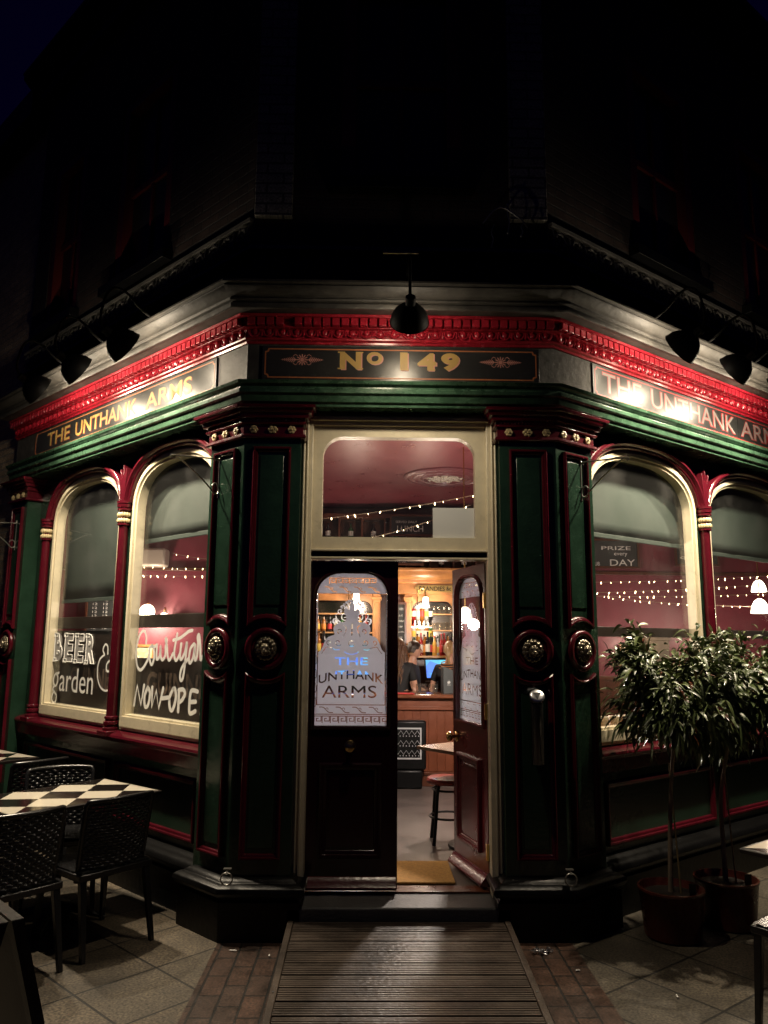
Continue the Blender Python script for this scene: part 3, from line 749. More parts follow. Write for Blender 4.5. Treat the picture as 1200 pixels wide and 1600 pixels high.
    if s < 0:
        for zz in (1.98, 1.27, .42):
            mb = MB(); mb.box(-.02, .004, -.03, .03, zz-.05, zz+.05); obj('hinge', mb, BRASS, o, .002)
    return o
dl = leaf_parts(1, PUB); dl.location = (-.592, .035, 0)
dr = leaf_parts(-1, PUB); dr.location = (.585, .05, 0); dr.rotation_euler = (0, 0, R(-75))
dr['label'] = 'open right-hand door leaf'; dl['label'] = 'closed left-hand door leaf with etched glass'
dr.data.materials[0] = mat('light-lifted maroon door paint', (.085, .012, .016), .25, bump=.1, bscale=40, var=.25)  # open leaf's maroon is lightened in the colour for the light on it
for ch in dr.children:
    if ch.name.startswith(('panel', 'glazing')): ch.data.materials[0] = MATS['light-lifted maroon door paint']

# interior shell
def poly_plate(name, pts, z0, z1, m):
    mb = MB(); mb.prism(pts, z0, z1, FW); return part(name, mb, m)
le, re_ = FL(3.78, -.12, 0).xy, FR(4.4, -.12, 0).xy
room = [(-.66, .13), (.66, .13), tuple(FR(.1, -.25, 0).xy), tuple(re_), (6.6, 5.42), (-5.6, 5.42), tuple(le), tuple(FL(.1, -.25, 0).xy)]
poly_plate('bar_floor', room, .10, .19, FLOORI)
cei = poly_plate('bar_ceiling', room, 3.5, 3.56, CEIL)
mb = MB(); mb.box(-5.6, 6.6, 5.42, 5.5, .1, 3.56); wl = part('inner_wall', mb, WALLR)
mb = MB()
for a, b in ((le, Vector((-5.6, 5.42))), (re_, Vector((6.6, 5.42)))):
    d = (b-a).normalized(); nn = Vector((-d.y, d.x))*.04
    mb.prism([tuple(a+nn), tuple(b+nn), tuple(b-nn), tuple(a-nn)], .1, 3.56, FW)
part('inner_wall', mb, WALLR)
mb = MB(); mb.box(-5.5, 6.5, 5.38, 5.419, .19, 1.22); mb.box(-5.5, 6.5, 5.365, 5.419, 1.22, 1.27); obj('dado', mb, DWOOD, wl, .003)
mb = MB(); mb.box(-5.5, 6.5, 5.36, 5.419, 2.62, 2.66); obj('picture_rail', mb, DWOOD, wl, .004)
mb = MB(); mb.box(-5.5, 6.5, 5.30, 5.419, 3.36, 3.499); obj('ceiling_cove', mb, ROSE, wl, .02)
# ceiling rose
mb = MB(); Fr = lambda x, y, z: Vector((.62+x, 3.25+y, 3.5-z))
mb.lathe([(.45, 0), (.45, .012), (.43, .03), (.41, .032), (.40, .02), (.36, .022), (.34, .04), (.32, .042), (.31, .026), (.27, .028), (.25, .046), (.23, .044), (.22, .02), (.01, .02)], 40, Fr); rose = obj('ceiling_rose', mb, ROSE, cei)
mb = MB()
for k in range(9):
    t = 2*pi*k/9
    for q, r_ in ((.07, .045), (.13, .05), (.18, .035)):
        mb.ball((q*cos(t+q*3), q*sin(t+q*3), .028), r_, Fr, 7, 5, .8, .6, .35)
mb.ball((0, 0, .03), .05, Fr, 10, 6, 1, 1, .6); obj('leaf_boss', mb, ROSEW, rose)

# ------------------------------------------------------------------ sign boards
def notched(a, b, c, d, r):
    return [(a+r, c), (b-r, c), (b-r*.75, c+r*.75), (b, c+r), (b, d-r), (b-r*.75, d-r*.75), (b-r, d), (a+r, d), (a+r*.75, d-r*.75), (a, d-r), (a, c+r), (a+r*.75, c+r*.75)]
def sign(F, ua, ub, z0, z1, label, words, bmat, shade, rev=False, flip=1):
    root = thing('sign_board', label, 'sign')
    X = (lambda x: ua+ub-x) if rev else (lambda x: x)
    G = lambda x, z, v: F(X(x), v, z)
    mb = MB(); mb.box(ua, ub, .001, .013, z0, z1, F); obj('board', mb, SIGNB, root, .002)
    mb = MB(); plate(mb, [notched(ua+.018, ub-.018, z0+.018, z1-.018, .022), notched(ua+.026, ub-.026, z0+.026, z1-.026, .022)], .0134, .0142, G); obj('border', mb, bmat, root)
    ml, ms = MB(), MB()
    for t, a, b, c, d, bo in words:
        text(ms, t, a+.009, b+.009, c-.007, d-.007, G, .0138, bo)
        text(ml, t, a, b, c, d, G, .0146, bo)
    obj('letter_shade', ms, shade, root, recalc=False); obj('lettering', ml, GOLD, root, recalc=False)
    return root, G
BORD = mat('orange gold line', (.42, .14, .05), .45)
REDL = mat('red line', (.35, .03, .03), .45)
sg, G = sign(FL, .335, 3.312, 3.397, 3.638, 'long black sign with gold letters THE UNTHANK ARMS on the left shopfront', [], BORD, GOLDS, True)
def fill_words(root, G, ws, total, shade, bo=.014, face=None, outline=0.):
    for ch in list(root.children):
        if ch.name.startswith('letter'): bpy.data.objects.remove(ch)
    for t, a, b, c, d in ws:
        ml, ms = MB(), MB(); o = outline
        if o: text(ms, t, a-o, b+o, c-o, d+o, G, .0138, bo+o*3)
        else: text(ms, t, a+.008, b+.008, c-.006, d-.006, G, .0138, bo)
        text(ml, t, a, b, c, d, G, .0146, bo)
        obj('letter_shade', ms, shade, root, recalc=False); obj('lettering', ml, face or GOLD, root, recalc=False)
S_ = .335+3.312
fill_words(sg, G, [('THE', S_-3.03, S_-2.57, 3.455, 3.583), ('UNTHANK', S_-2.46, S_-1.41, 3.452, 3.58), ('ARMS', S_-1.275, S_-.635, 3.45, 3.578)], 0, GOLDS)
sg, G = sign(FR, .405, 4.2, 3.397, 3.638, 'long black sign on right shopfront, gold letters THE UNTHANK ARMS cut off by picture edge', [], REDL, GOLDS)
fill_words(sg, G, [('THE', .515, .975, 3.452, 3.592), ('UNTHANK', 1.10, 2.315, 3.452, 3.592), ('ARMS', 2.41, 3.15, 3.452, 3.592)], 0, mat('bright red outline', (.40, .03, .03), .4), .0, mat('glare grey gold letters', (.20, .18, .17), .35), .006)  # gold letters greyed in their colour for lamp glare on the board
mb = MB(); mb.box(2.358, 2.362, .0135, .0142, 3.40, 3.635, FR); obj('joint_line', mb, BLACKP, sg)
sg, G = sign(FC, -.914, .917, 3.394, 3.633, 'black sign with gold No 149 between two pink flourishes above the door', [], BORD, GOLDS)
fill_words(sg, G, [('N', -.402, -.262, 3.476, 3.596), ('O', -.226, -.122, 3.512, 3.598), ('1', -.005, .045, 3.474, 3.597), ('4', .11, .233, 3.474, 3.594), ('9', .266, .386, 3.474, 3.596)], 0, PINKG, .045)
for a, z in ((-.392, 3.476), (-.392, 3.588), (-.272, 3.588), (-.272, 3.476), (.028, 3.474), (.203, 3.474)):
    mb = MB(); mb.box(a-.024, a+.024, .0150, .0154, z, z+.009, FC); obj('letter_serif', mb, GOLD, sg)
for cx0 in (-.65, .66):
    mb = MB()
    for k in range(12):
        t = 2*pi*k/12
        mb.ribbon([(cx0+.018*cos(t), 3.537+.018*sin(t)), (cx0+.036*cos(t), 3.537+.036*sin(t))], .0065, G, .0142+k*2e-5)
    mb.lathe([(.013, 0), (.013, .001)], 14, lambda x, y, z: G(cx0+x, 3.537+y, .0142+z))
    for d in (-1, 1):
        for k in range(7):
            x = .045+k*.0135; l = .028*(1-k/8.)
            for q in (-1, 1): mb.ribbon([(cx0+d*x, 3.537), (cx0+d*(x+l*.6), 3.537+q*l*.75)], [.008, .003], G, .0146+k*2e-5+(q+1)*1e-4, False)
        mb.ribbon([(cx0+d*.04, 3.537), (cx0+d*.14, 3.537)], [.005, .002], G, .0154, False)
        for q in (-1, 1): mb.ribbon([(cx0+d*.032, 3.537+q*.028), (cx0+d*.045, 3.537+q*.036), (cx0+d*.058, 3.537+q*.026)], .004, G, .0158)
    obj('flourish', mb, PINKG, sg, recalc=False)

# ------------------------------------------------------------------ gooseneck lamps
def make_lamp(name, axis, blb, neck, arm, watts, label, group, sr=.128):
    root = thing(name, label, 'wall lamp', group=group)
    a = Vector(axis).normalized(); e1 = Vector((1, 0, 0)); e2 = a.cross(e1)
    o = Vector(blb)
    Fs = lambda x, y, z: o+e1*x+e2*y+a*z
    mb = MB(); mb.tube(smooth_pts(arm, 5), .0095, 8)
    m0 = Vector(arm[0]); mb.lathe([(.035, 0), (.035, .012), (.02, .018)], 16, lambda x, y, z: m0+Vector((x, -z, y))); obj('arm', mb, LAMPB, root)
    mb = MB(); k = sr/.128
    prof = [(.024, -.185*k), (.03, -.18*k), (.03, -.125*k), (.045, -.115*k), (.078*k, -.092*k), (.105*k, -.06*k), (.122*k, -.025*k), (sr, .012), (sr+.004, .014)]
    mb.lathe(prof, 28, Fs, False); mb.lathe([(.001, -.186*k), (.024, -.185*k)], 28, Fs, False); obj('shade', mb, LAMPB, root)
    mb = MB(); mb.lathe([(r_-.003 if r_ > .04 else r_*.8, h) for r_, h in prof[3:-1]], 28, Fs, False); obj('reflector', mb, LAMPW, root)
    mb = MB(); mb.ball((0, 0, -.045), .03, Fs, 12, 8); obj('bulb', mb, BULB, root)
    ld = bpy.data.lights.new('lamp_light', 'POINT'); ld.energy = watts[0]; ld.color = (1, .84, .62); ld.shadow_soft_size = .03
    lo = bpy.data.objects.new('lamp_light', ld); COL.objects.link(lo); lo.parent = root; lo.location = o+a*.018
    ld = bpy.data.lights.new('lamp_throw', 'SPOT'); ld.energy = watts[1]; ld.color = (1, .84, .62); ld.shadow_soft_size = .03; ld.spot_size = R(watts[2] if len(watts) > 2 else 168); ld.spot_blend = 1.0
    lo = bpy.data.objects.new('lamp_throw', ld); COL.objects.link(lo); lo.parent = root; lo.location = o+a*.02
    lo.rotation_euler = Vector((0, .2, -.98)).to_track_quat('-Z', 'Y').to_euler()
    return root
GA = [(0, 0, 0), (0, -.05, .01), (0, -.13, .05), (0, -.22, .115), (0, -.31, .13), (0, -.37, .07), (0, -.395, -.03), (0, -.405, -.1), (0, -.395, -.15), (0, -.37, -.185)]
lamp = make_lamp('gooseneck_lamp', (0, .88, -.47), (0, -.22, -.27), None, GA, P_SIDE, '', 'black gooseneck lamps along the cornice')
def place_lamp(o, F, u, ang, lab):
    o.location = F(u, .25, 3.965); o.rotation_euler = (0, 0, ang); o['label'] = lab
angL = math.atan2(nL.x, -nL.y); angL = math.atan2(-nL.x*-1, -nL.y)  # local -Y -> outward
def zrot(n): return math.atan2(n.x, -n.y)
place_lamp(lamp, FL, .77, zrot(nL), 'black gooseneck lamp over left sign, nearest the street corner')
l2 = copy_tree(lamp); place_lamp(l2, FL, 1.47, zrot(nL), 'middle one of three black gooseneck lamps over the left sign')
l3 = copy_tree(lamp); place_lamp(l3, FL, 2.17, zrot(nL), 'farthest black gooseneck lamp over left sign, towards the brick wall')
l4 = copy_tree(lamp); place_lamp(l4, FR, .77, zrot(nR), 'black gooseneck lamp over right sign, above its word THE')
l5 = copy_tree(lamp); place_lamp(l5, FR, 1.47, zrot(nR), 'black gooseneck lamp over right sign, closer to the picture edge')
l6 = copy_tree(lamp); place_lamp(l6, FR, 2.17, zrot(nR), 'black gooseneck lamp on right shopfront just beyond the picture edge')
MA = [(0, .62, .44), (0, .5, .45), (0, .3, .45), (0, .1, .44), (0, .02, .41), (0, 0, .33), (0, 0, .24), (0, -.02, .17), (0, -.075, .11)]
ml_ = make_lamp('gooseneck_lamp', (0, .86, -.50), (0, .06, .035), None, MA, P_MID, 'black round lamp on a straight stem hanging before the No 149 sign', 'black gooseneck lamps along the cornice', .115)
ml_.location = (.03, -.74, 3.565)
mb = MB(); mb.tube([(-.16, .02, .445), (.05, .02, .445)], .010, 8); obj('cross_bar', mb, IRONG, ml_)

# hanging basket brackets on the pilasters
def bracket(F, u, z, n, lab):
    root = thing('basket_bracket', lab, 'bracket', F(u, .0, z), zrot(n), 'wrought iron hanging basket brackets')
    mb = MB(); mb.tube([(0, -.006, -.26), (0, -.006, .02)], .006, 6)
    mb.tube(smooth_pts([(0, -.008, 0), (0, -.12, -.008), (0, -.36, -.03)], 3), .0055, 6)
    mb.tube(smooth_pts([(0, -.34, -.03), (0, -.2, -.11), (0, -.09, -.19), (0, -.04, -.235), (0, -.01, -.225), (0, -.012, -.18), (0, -.04, -.165), (0, -.062, -.185)], 4), .0055, 6)
    mb.tube([(0, -.36, -.03), (0, -.375, -.03), (0, -.378, -.045), (0, -.366, -.05)], .005, 6)
    mb.ball((0, -.006, .02), .011); mb.ball((0, -.006, 0), .012); obj('scroll', mb, IRONG, root); return root
bracket(FL, .255, 2.90, nL, 'iron scroll bracket on corner pilaster, left of the door')
bracket(FR, .245, 2.90, nR, 'iron scroll bracket on corner pilaster, right of the door')
bracket(FL, 3.60, 2.80, nL, 'iron scroll bracket on the far left pilaster beside the brick wall')

# roller blinds behind the glass
def blind(F, a, b, zb, lab, m=None):
    root = thing('window_blind', lab, 'blind', group='green grey blinds behind the shop windows')
    mb = MB(); n_ = 24; vs = []; ph = rnd.uniform(0, 6)
    for i in range(n_+1):
        u = a+(b-a)*i/n_
        for j in range(9):
            z = zb+(3.2-zb)*j/8; vs.append(F(u, -.268+.004*sin(i*.9+ph)*(1-j/9)+.003*sin(i*.33+j*.8+ph), z))
    mb.add(vs, [(i*9+j, (i+1)*9+j, (i+1)*9+j+1, i*9+j+1) for i in range(n_) for j in range(8)])
    cl = obj('cloth', mb, m or BLIND, root, angle=80); sd = cl.modifiers.new('thickness', 'SOLIDIFY'); sd.thickness = .003
    mb = MB(); mb.box(a, b, -.276, -.262, zb-.03, zb+.004, F); obj('bottom_rail', mb, BLIND, root, .004)
BLINDD = mat('dark green blind cloth', (.036, .050, .042), .7, bump=.05, bscale=200, var=.1)
blind(FL, .40, 1.66, 2.50, 'shorter green blind behind the left window nearest the corner', mat('mid green blind cloth', (.055, .07, .06), .7, bump=.05, bscale=200, var=.08))
blind(FL, 1.74, 3.10, 2.06, 'long green blind pulled low behind the far left window', BLINDD)
blind(FR, .42, 1.90, 2.50, 'grey green blind behind the window right of the corner')
blind(FR, 1.96, 3.6, 2.48, 'grey green blind behind the window at the right picture edge')
def window_rail(F, a, b, z0, z1, lab):
    mb = MB(); mb.box(a, b, -.26, -.215, z0, z1, F); tag(obj('window_rail', mb, SCREENB, None, .004), lab, 'rail', 'dark rails across the shop windows')
window_rail(FL, .40, 1.66, 1.80, 1.90, 'dark rail behind glass above the white word Courtyard')
window_rail(FL, 1.74, 3.10, 1.80, 1.90, 'dark rail behind glass above the white word BEER')
window_rail(FR, .42, 1.90, 1.755, 1.825, 'dark rail across the window right of the corner')
window_rail(FR, 1.96, 3.6, 1.755, 1.825, 'dark rail across the window at right picture edge')
def wboard(F, a, b, z1, lab, txt, ta, tb):
    root = thing('window_board', lab, 'board')
    mb = MB(); mb.box(a, b, -.25, -.235, 1.04, z1, F); obj('board', mb, SCREENB, root, .002)
    mb = MB(); text(mb, txt, -ta, -tb, 1.30, 1.47, lambda x, z, v: F(-x, v, z), -.2335, .03); obj('lettering', mb, GUIN, root, recalc=False)
wboard(FL, .40, 1.66, 1.57, 'dark board with faded GUINNESS lettering behind the words NOW OPEN', 'GUINNESS', 1.45, .45)
wboard(FL, 1.74, 3.10, 1.78, 'dark board with faded GUINNESS lettering behind the words BEER and garden', 'GUINNESS', 2.75, 1.85)

# white window lettering on the left panes
def pane_text(name, lab):
    return thing(name, lab, 'lettering')
GT = lambda x, z, v: FL(-x, v, z)     # x = -u
SCRIPT = {
 'C': [(1.443, 1.681), (1.446, 1.735), (1.482, 1.775), (1.538, 1.757), (1.581, 1.683), (1.588, 1.588), (1.56, 1.508), (1.506, 1.481), (1.452, 1.511), (1.401, 1.563), (1.372, 1.613)],
 'o': [(1.35, 1.667), (1.388, 1.634), (1.373, 1.563), (1.338, 1.525), (1.308, 1.572), (1.319, 1.635), (1.352, 1.665), (1.314, 1.657), (1.281, 1.671)],
 'u': [(1.274, 1.671), (1.274, 1.601), (1.263, 1.566), (1.225, 1.594), (1.219, 1.665), (1.212, 1.595), (1.182, 1.564), (1.145, 1.596), (1.145, 1.659)],
 'r': [(1.145, 1.659), (1.13, 1.708), (1.151, 1.715), (1.125, 1.659), (1.104, 1.583), (1.076, 1.566), (1.035, 1.612)],
 't': [(.985, 1.753), (1.017, 1.626), (.999, 1.571), (.974, 1.569), (.934, 1.62), (.927, 1.682)],
 'bar': [(1.038, 1.708), (.95, 1.722), (.877, 1.75), (.829, 1.77), (.781, 1.777)],
 'y': [(.921, 1.682), (.932, 1.6), (.911, 1.573), (.866, 1.628), (.847, 1.696), (.855, 1.575), (.875, 1.453), (.904, 1.426), (.919, 1.459), (.894, 1.52), (.813, 1.582)],
 'a': [(.749, 1.683), (.794, 1.649), (.807, 1.582), (.792, 1.549), (.753, 1.59), (.731, 1.683), (.736, 1.604), (.721, 1.571), (.7, 1.604)],
 'r2': [(.7, 1.604), (.695, 1.684), (.705, 1.73), (.688, 1.747), (.672, 1.697), (.662, 1.644), (.654, 1.576), (.63, 1.60)],
 'd': [(.55, 1.68), (.60, 1.65), (.615, 1.585), (.595, 1.555), (.56, 1.60), (.535, 1.78), (.545, 1.60), (.52, 1.57)]}
NOWO = {
 'N': [(1.576, 1.219), (1.543, 1.364), (1.469, 1.225), (1.436, 1.369)], 'O': [(1.378, 1.357), (1.42, 1.291), (1.404, 1.218), (1.357, 1.232), (1.339, 1.317), (1.376, 1.356)],
 'W': [(1.309, 1.36), (1.3, 1.218), (1.246, 1.342), (1.199, 1.214), (1.148, 1.361)], 'O2': [(1.005, 1.364), (1.05, 1.298), (1.036, 1.224), (.997, 1.22), (.961, 1.303), (.979, 1.362), (1.003, 1.363)],
 'P': [(.922, 1.358), (.921, 1.212)], 'P2': [(.928, 1.358), (.867, 1.364), (.84, 1.336), (.873, 1.294), (.92, 1.272)],
 'E': [(.674, 1.36), (.757, 1.359), (.773, 1.274), (.762, 1.209), (.692, 1.227)], 'E2': [(.768, 1.284), (.692, 1.291)], 'N2': [(.62, 1.21), (.60, 1.36), (.54, 1.22), (.52, 1.36)], 'dash': [(1.167, 1.288), (1.05, 1.301)]}
def strokes(D, wd, sm, name, lab, k0=.942):
    mb = MB(); h = -.1785
    for k, P in D.items():
        pts = [(-(.65+(a-.65)*k0), b) for a, b in P]; pts = smooth_pts(pts, 6) if sm.get(k, True) else pts
        mb.ribbon(pts, wd, GT, h); h += .00025
    return tag(obj(name, mb, WHITE, None, recalc=False), lab, 'lettering', 'white lettering on the left windows')
strokes(SCRIPT, .024, {}, 'window_lettering', 'white handwritten word Courtyard on the left window nearest the corner')
strokes(NOWO, .030, {k: False for k in ('N', 'W', 'P', 'E2', 'N2', 'dash')}, 'window_lettering', 'white handwritten words NOW OPEN low on the left window')
# BEER as outlined slab letters with grey filling, garden in a narrow serif, and a large ampersand
mb, mbf = MB(), MB()
for i, chh in enumerate('BEER'):
    a = -2.978+i*.202; b = a+.168; z0, z1 = 1.51-.003*i, 1.76-.002*i
    lo_ = text_loops(chh, a+.006, b-.006, z0+.006, z1-.006, .055)
    for L in lo_:
        mb.tube([GT(x, z, -.1765) for x, z in L], .0042, 4, None, True)
    text(mbf, chh, a+.006, b-.006, z0+.006, z1-.006, GT, -.1785, .055)
    for zz in (z0, z1-.03):
        mb.tube([GT(x, z, -.1765) for x, z in rect(a-.012, a+.05, zz, zz+.03)], .0035, 4, None, True)
bt = tag(obj('window_lettering', mb, WHITE, None, recalc=False), 'white outlined slab word BEER on the far left window', 'lettering', 'white lettering on the left windows')
obj('letter_fill', mbf, WHITET, bt, recalc=False)
mb = MB()
text(mb, 'arden', -2.83, -2.205, 1.258, 1.46, GT, -.1785, .0)
GT0 = GT
GT = lambda x, z, v: GT0(x+.035, z, v)
mb.ribbon(smooth_pts([(-2.90, 1.41), (-2.955, 1.40), (-2.985, 1.36), (-2.97, 1.31), (-2.93, 1.30), (-2.90, 1.34), (-2.91, 1.385), (-2.945, 1.405)], 5), .02, GT, -.1780)
mb.ribbon(smooth_pts([(-2.95, 1.30), (-2.985, 1.27), (-2.95, 1.245), (-2.905, 1.215), (-2.915, 1.165), (-2.96, 1.155), (-2.995, 1.19), (-2.975, 1.235), (-2.945, 1.247)], 5), .018, GT, -.1776)
mb.ribbon([(-2.925, 1.40), (-2.885, 1.415)], .02, GT, -.1772)
tag(obj('window_lettering', mb, WHITE, None, recalc=False), 'white word garden in narrow letters low on the far left window', 'lettering', 'white lettering on the left windows')
mb = MB()
mb.ribbon([(-a, b) for a, b in smooth_pts([(2.021, 1.591), (2.03, 1.649), (2.071, 1.668), (2.107, 1.625), (2.076, 1.585), (2.10, 1.575), (2.15, 1.545), (2.178, 1.48), (2.164, 1.39), (2.106, 1.324), (2.021, 1.301), (1.95, 1.323), (1.90, 1.38), (1.87, 1.45)], 5)], .016, GT, -.1785)
mb.ribbon([(-a, b) for a, b in smooth_pts([(1.95, 1.535), (1.99, 1.535), (2.028, 1.505), (2.022, 1.46), (1.985, 1.455)], 5)], .018, GT, -.1780)
tag(obj('window_lettering', mb, WHITE, None, recalc=False), 'large white ampersand on the far left window beside the maroon column', 'lettering', 'white lettering on the left windows')

# ------------------------------------------------------------------ the timber ramp
RAMP = thing('ramp', 'worn grooved timber ramp leading up to the doorstep', 'ramp', (0, -.25, 0))
RL, RH = 1.75, .118
def FRmp(x, d, h):
    t = math.atan2(RH-.02, RL); return Vector((x, -d*cos(t)+h*sin(t), RH-d*sin(t)+h*cos(t)))
DECK = mat('weathered deck timber', (.046, .034, .026), .42, bump=.4, bscale=35, var=.65, vscale=4)
mb = MB(); nb = 14; bw = RL/nb
for i in range(nb):
    d0 = i*bw+.004; d1 = (i+1)*bw-.004; prof = []; ng = 6
    for k in range(ng):
        a = d0+(d1-d0)*k/ng; b = d0+(d1-d0)*(k+.68)/ng; c = d0+(d1-d0)*(k+1)/ng
        dz = rnd.uniform(-.0008, .0008)
        prof += [(a, dz), (b, dz)]+([(b+.001, -.006), (c-.001, -.006)] if k < ng-1 else [])
    prof += [(d0+(d1-d0)*(ng-1+.68)/ng, -.03), (d0, -.03)]
    xo = rnd.uniform(-.002, .002)
    mb.prism(prof, -.605+xo, .605+xo, lambda d, h, x: FRmp(x, d, h))
obj('deck_boards', mb, DECK, RAMP)
for s_ in (-1, 1): mb = MB(); mb.box(min(s_*.608, s_*.642), max(s_*.608, s_*.642), 0, RL, -.10, .006, FRmp); obj('side_rail', mb, DECK, RAMP, .004)
for x in (-.625, .625):
    for d in (.05, .8, 1.5): mb = MB(); mb.lathe([(.006, .006), (.006, .008)], 8, lambda a, b, h, x=x, d=d: FRmp(x+a, d+b, h)); obj('screw', mb, STEEL, RAMP)

# small things at the entrance
def ring(x, y, z, lab):
    root = thing('tether_ring', lab, 'ring', (x, y, z), 0, 'iron rings on the corner pilasters')
    mb = MB(); mb.tube([(.034*cos(2*pi*k/20), -.01, -.034+.034*sin(2*pi*k/20)) for k in range(20)], .0045, 6, None, True); obj('ring', mb, IRONG, root)
    mb = MB(); mb.tube([(0, .03, 0), (0, -.015, 0), (0, -.018, -.006)], .008, 6); mb.box(-.022, .022, .0, .03, .012, .018); obj('staple', mb, IRONG, root)
ring(-W+.012, -.25, .385, 'small iron ring on the pilaster left of the ramp'); ring(W-.012, -.25, .385, 'small iron ring on the pilaster right of the ramp')
BIN = thing('cigarette_bin', 'slim steel cigarette bin with a domed silver top on right pilaster', 'ash bin', (.832, -.225, .99))
mb = MB(); mb.lathe([(.036, 0), (.038, .003), (.038, .372), (.03, .375)], 24); obj('tube', mb, DARKST, BIN)
mb = MB()
Ft = lambda x, y, z: Vector((x, -.012+y*cos(.9)-z*sin(.9)*-1*-1, .40+y*sin(.9)+z*cos(.9)))
mb.lathe([(.044, -.02), (.047, -.012), (.047, .004), (.042, .01), (.03, .013), (.001, .014)], 24, Ft); obj('cap', mb, STEEL, BIN, .001)
mb = MB(); mb.prism([(-.024, .016), (.024, .016), (0, -.026)], .0145, .0165, Ft); obj('emblem', mb, DARKST, BIN)
mb = MB(); mb.box(-.02, .02, .03, .07, .05, .30); obj('wall_bracket', mb, IRON, BIN)
mb = MB(); r2 = random.Random(3)
for i in range(14):
    a = r2.uniform(0, 6.28); c = Vector((.045*(i/13*2-1)+r2.uniform(-.012, .012), r2.uniform(-.02, .02), .008+r2.uniform(0, .014)))
    e = Vector((cos(a), sin(a), r2.uniform(-.4, .4))).normalized(); g_ = e.cross(Vector((0, 0, 1))).normalized() if i % 2 else Vector((0, 0, 1))
    mb.tube([c+e*.016*cos(2*pi*k/12)+g_*.009*sin(2*pi*k/12) for k in range(12)], .0028, 5, None, True)
ch = tag(obj('steel_chain', mb, STEEL), 'short bright steel chain lying on the bricks right of the ramp', 'chain'); ch.location = (.79, -.40, .004)

# scraps on the paving
for i, (x, y) in enumerate(((-.72, -.43), (-.66, -.24), (-.93, -.36), (.93, -.62), (1.34, -.92))):
    mb = MB(); a = rnd.uniform(0, 6); L = .012+.004*(i % 3)
    mb.tube([(-L*cos(a), -L*sin(a), .004), (L*cos(a), L*sin(a), .004)], .004, 7)
    o = tag(obj('cigarette_end', mb, WHITE), ['white cigarette end on the bricks just left of the ramp', 'white cigarette end right against the left rail of the ramp', 'white cigarette end on the bricks by the left pilaster foot', 'white cigarette end on the bricks right of the ramp, beyond the chain', 'white cigarette end on the right paving slabs'][i], 'cigarette end', 'cigarette ends on the paving'); o.location = (x, y, .002)
# brick house next door
NB = thing('brick_house', 'dark brick house wall adjoining the far left pilaster', 'house')
WBRICK = brick_mat('buff stock brick', (.42, .32, .21), (.30, .23, .16), (.26, .24, .2), .225, .075, .5, .009, .75, plane='UV', bump=.8)
mb = MB(); plate(mb, [rect(3.79, 9, -.02, 7.2), rect(4.15, 5.1, .95, 2.35)], -.35, -.09, swap(FL)); o = obj('wall', mb, WBRICK, NB); uvset(o, lambda co: ((co-cL).dot(tL), co.z))
mb = MB(); plate(mb, [rect(4.12, 5.13, .92, 2.38), rect(4.2, 5.05, 1.0, 2.3)], -.2, -.1, swap(FL)); mb.box(4.2, 5.05, -.16, -.12, 1.62, 1.67, FL); wf = obj('window', mb, mat('buff window frame', (.3, .2, .09), .5), NB, .004)
mb = MB(); mb.box(4.18, 5.07, -.15, -.145, .98, 2.32, FL); obj('glass', mb, SIGNB, wf)
mb = MB(); plate(mb, [[(3.79, 7.2), (9, 7.2), (9, 7.5), (3.79, 7.5)]], -.35, .15, swap(FL)); obj('eaves', mb, BLACKP, NB)
# dangling wires and hooks above the cornice
mb = MB()
for x, z, l in ((.60, 4.32, .16), (.71, 4.42, .24), (.80, 4.40, .10)):
    mb.tube(smooth_pts([(x+.02, -.24, z+l), (x, -.25, z+l*.6), (x+.012, -.25, z+l*.3), (x, -.25, z)], 3), .0035, 5); mb.ball((x, -.25, z-.006), .009)
mb.tube(smooth_pts([(.55, -.22, 4.50), (.66, -.25, 4.60), (.80, -.24, 4.52), (.86, -.17, 4.50)], 4), .006, 6)
mb.tube([(.71, -.17, 4.64), (.71, -.25, 4.62)], .008, 6)
tag(obj('loose_wires', mb, IRONG), 'loose wires with hooks dangling above the cornice right of the lamp', 'wires')

# ------------------------------------------------------------------ inside the bar
BC = thing('bar_counter', 'dark red panelled bar counter with polished top', 'bar', (0, 3.5, .19))
L_ = lambda x, y, z: Vector((x, y-3.5, z-.19))
mb = MB(); mb.prism([(3.44, 1.10), (3.42, 1.115), (3.43, 1.14), (3.45, 1.147), (4.02, 1.147), (4.02, 1.10)], -2.4, 1.7, lambda y, z, x: L_(x, y, z)); obj('top', mb, mat('polished bar top', (.12, .04, .018), .14, bump=.03, var=.25), BC, .004)
mb = MB(); mb.box(-2.38, 1.68, 3.53, 4.0, .19, 1.10, L_)
for i in range(46): x = -2.36+i*.088; mb.box(x+.004, x+.084, 3.522, 3.531, .34, .98, L_)
mb.box(-2.39, 1.69, 3.49, 3.53, .98, 1.02, L_); mb.box(-2.39, 1.69, 3.50, 3.53, 1.02, 1.099, L_)
obj('front', mb, PANELW, BC, .003)
mb = MB(); mb.box(-2.4, 1.7, 3.5, 3.53, .19, .33, L_); mb.box(-2.4, 1.7, 3.485, 3.499, .31, .335, L_); obj('skirting', mb, DWOOD, BC, .003)

